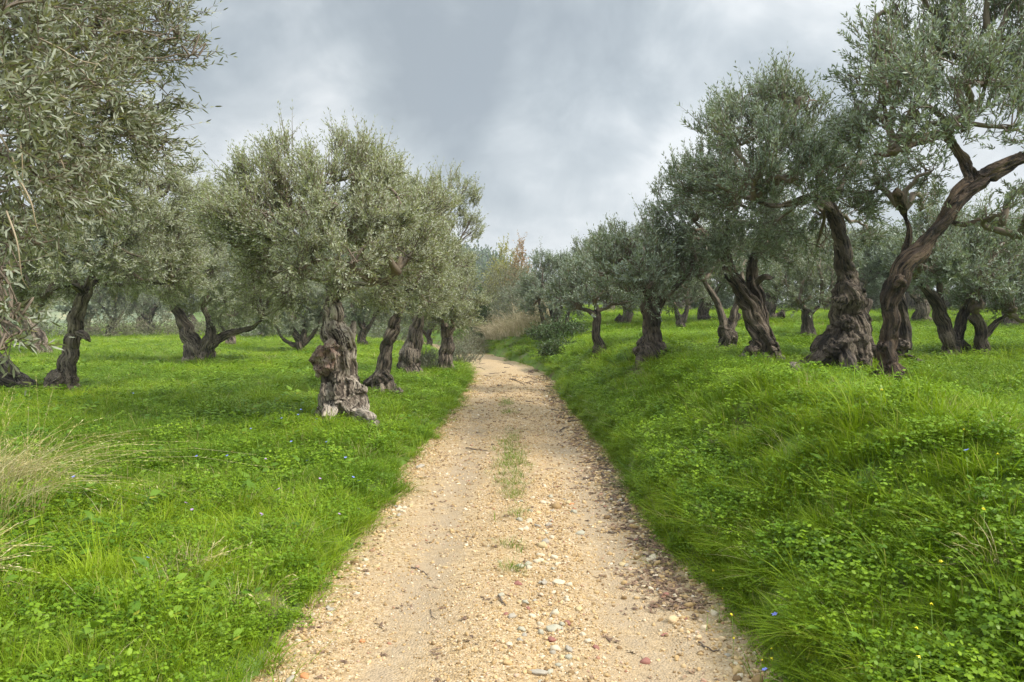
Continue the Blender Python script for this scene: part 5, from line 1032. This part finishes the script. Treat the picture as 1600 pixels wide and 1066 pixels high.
fallen([(964, 806), (978, 808), (995, 806)], .004, 'short twig just below the debris on the right'); fallen([(800, 595), (812, 600), (822, 604)], .012, 'dark branch lying across the far track')
r = np.random.default_rng(12)
for i in range(46):
    y = r.uniform(4.5, 17); Dx = hw(y) - .08 - abs(r.normal(0, .16)); px = 800 + F * (Dx + cx(y)) / y; py = 533 + F * math.tan(math.atan(CAMZ / y) - PITCH); l = r.uniform(8, 22); a = r.uniform(-.5, .5)
    fallen([(px, py), (px + l * .5, py + l * a * .3 + r.normal(0, .6)), (px + l, py + l * a * .5)], r.uniform(.003, .006) * (1 + y / 15), 'short dark twig in the debris washed against the right bank', 'debris twigs along the right edge')
for i in range(16):
    y = r.uniform(13, 26); Dx = r.uniform(-.9, .5); px = 800 + F * (Dx + cx(y)) / y; py = 533 + F * math.tan(math.atan(CAMZ / y) - PITCH); l = r.uniform(6, 16)
    fallen([(px, py), (px + l * .5, py + r.normal(0, .5)), (px + l, py + r.normal(0, 1))], r.uniform(.008, .014), 'dark twig lying on the far part of the track', 'twigs on the far track')

M_LIT = stonemat('dead_leaf', [(0, (.10, .06, .04)), (.5, (.22, .13, .08)), (.85, (.34, .22, .13)), (1, (.50, .40, .26))])
def litter_piece(seed):
    r = np.random.default_rng(seed); n = 5; V = []; Q = []
    for i in range(n):
        c = np.array([r.normal(0, .6), r.normal(0, .6), .08]); a = r.uniform(0, 6.28); d = np.array([math.cos(a), math.sin(a), r.normal(0, .2)]); w_ = np.array([-math.sin(a), math.cos(a), r.normal(0, .3)]) * .16
        V += [c - d * .6, c + w_, c + d * .6, c - w_]; Q.append([4 * i, 4 * i + 1, 4 * i + 2, 4 * i + 3])
    return new_mesh('dead_leaves', np.array(V), [np.array(Q)], [M_LIT])
r = np.random.default_rng(90); n = 2600; Y = 4 + 18 * r.uniform(0, 1, n) ** 1.3; D = hw(Y) - .03 - np.abs(r.normal(0, .16, n)); X = D + cx(Y)
kp = fbm(X * 3, Y * 1.2, seed=95) > -.1; X, Y = X[kp], Y[kp]; X = np.concatenate([X, r.uniform(-1.1, 1.1, 500)]); Y = np.concatenate([Y, r.uniform(2, 20, 500)]); n = len(X); S = r.uniform(.018, .036, n) * (1 + Y / 22)
scatter('leaf_litter', [litter_piece(i) for i in range(5)], np.stack([X, Y, track_z(X, Y) + .004], -1), np.stack([0 * X, 0 * X, r.uniform(0, 6.28, n)], -1), np.stack([S, S, S], -1), r.integers(0, 5, n), r.uniform(0, 1, n),
        'brown dead leaves washed along the right edge of the track', 'leaf litter')

# ------------------------------------------------------------------ moist air that pales the far ridge
m = bpy.data.materials.new('haze'); m.use_nodes = True; nt = m.node_tree; nt.nodes.clear()
pv = nd(nt, 'ShaderNodeVolumePrincipled'); pv.inputs['Density'].default_value = .0008; pv.inputs['Color'].default_value = (.86, .89, .92, 1); pv.inputs['Anisotropy'].default_value = .2
ou = nd(nt, 'ShaderNodeOutputMaterial'); nt.links.new(pv.outputs[0], ou.inputs['Volume'])
bx0, bx1, by0, by1, bz0, bz1 = -420, 420, -75, 740, -25, 60
V = np.array([(x, y, z) for z in (bz0, bz1) for y in (by0, by1) for x in (bx0, bx1)])
tag(link('haze', new_mesh('haze', V, [np.array([[0, 2, 3, 1], [4, 5, 7, 6], [0, 1, 5, 4], [2, 6, 7, 3], [0, 4, 6, 2], [1, 3, 7, 5]])], [m])), 'thin moist air that pales the distant ridge', 'haze', kind='stuff')
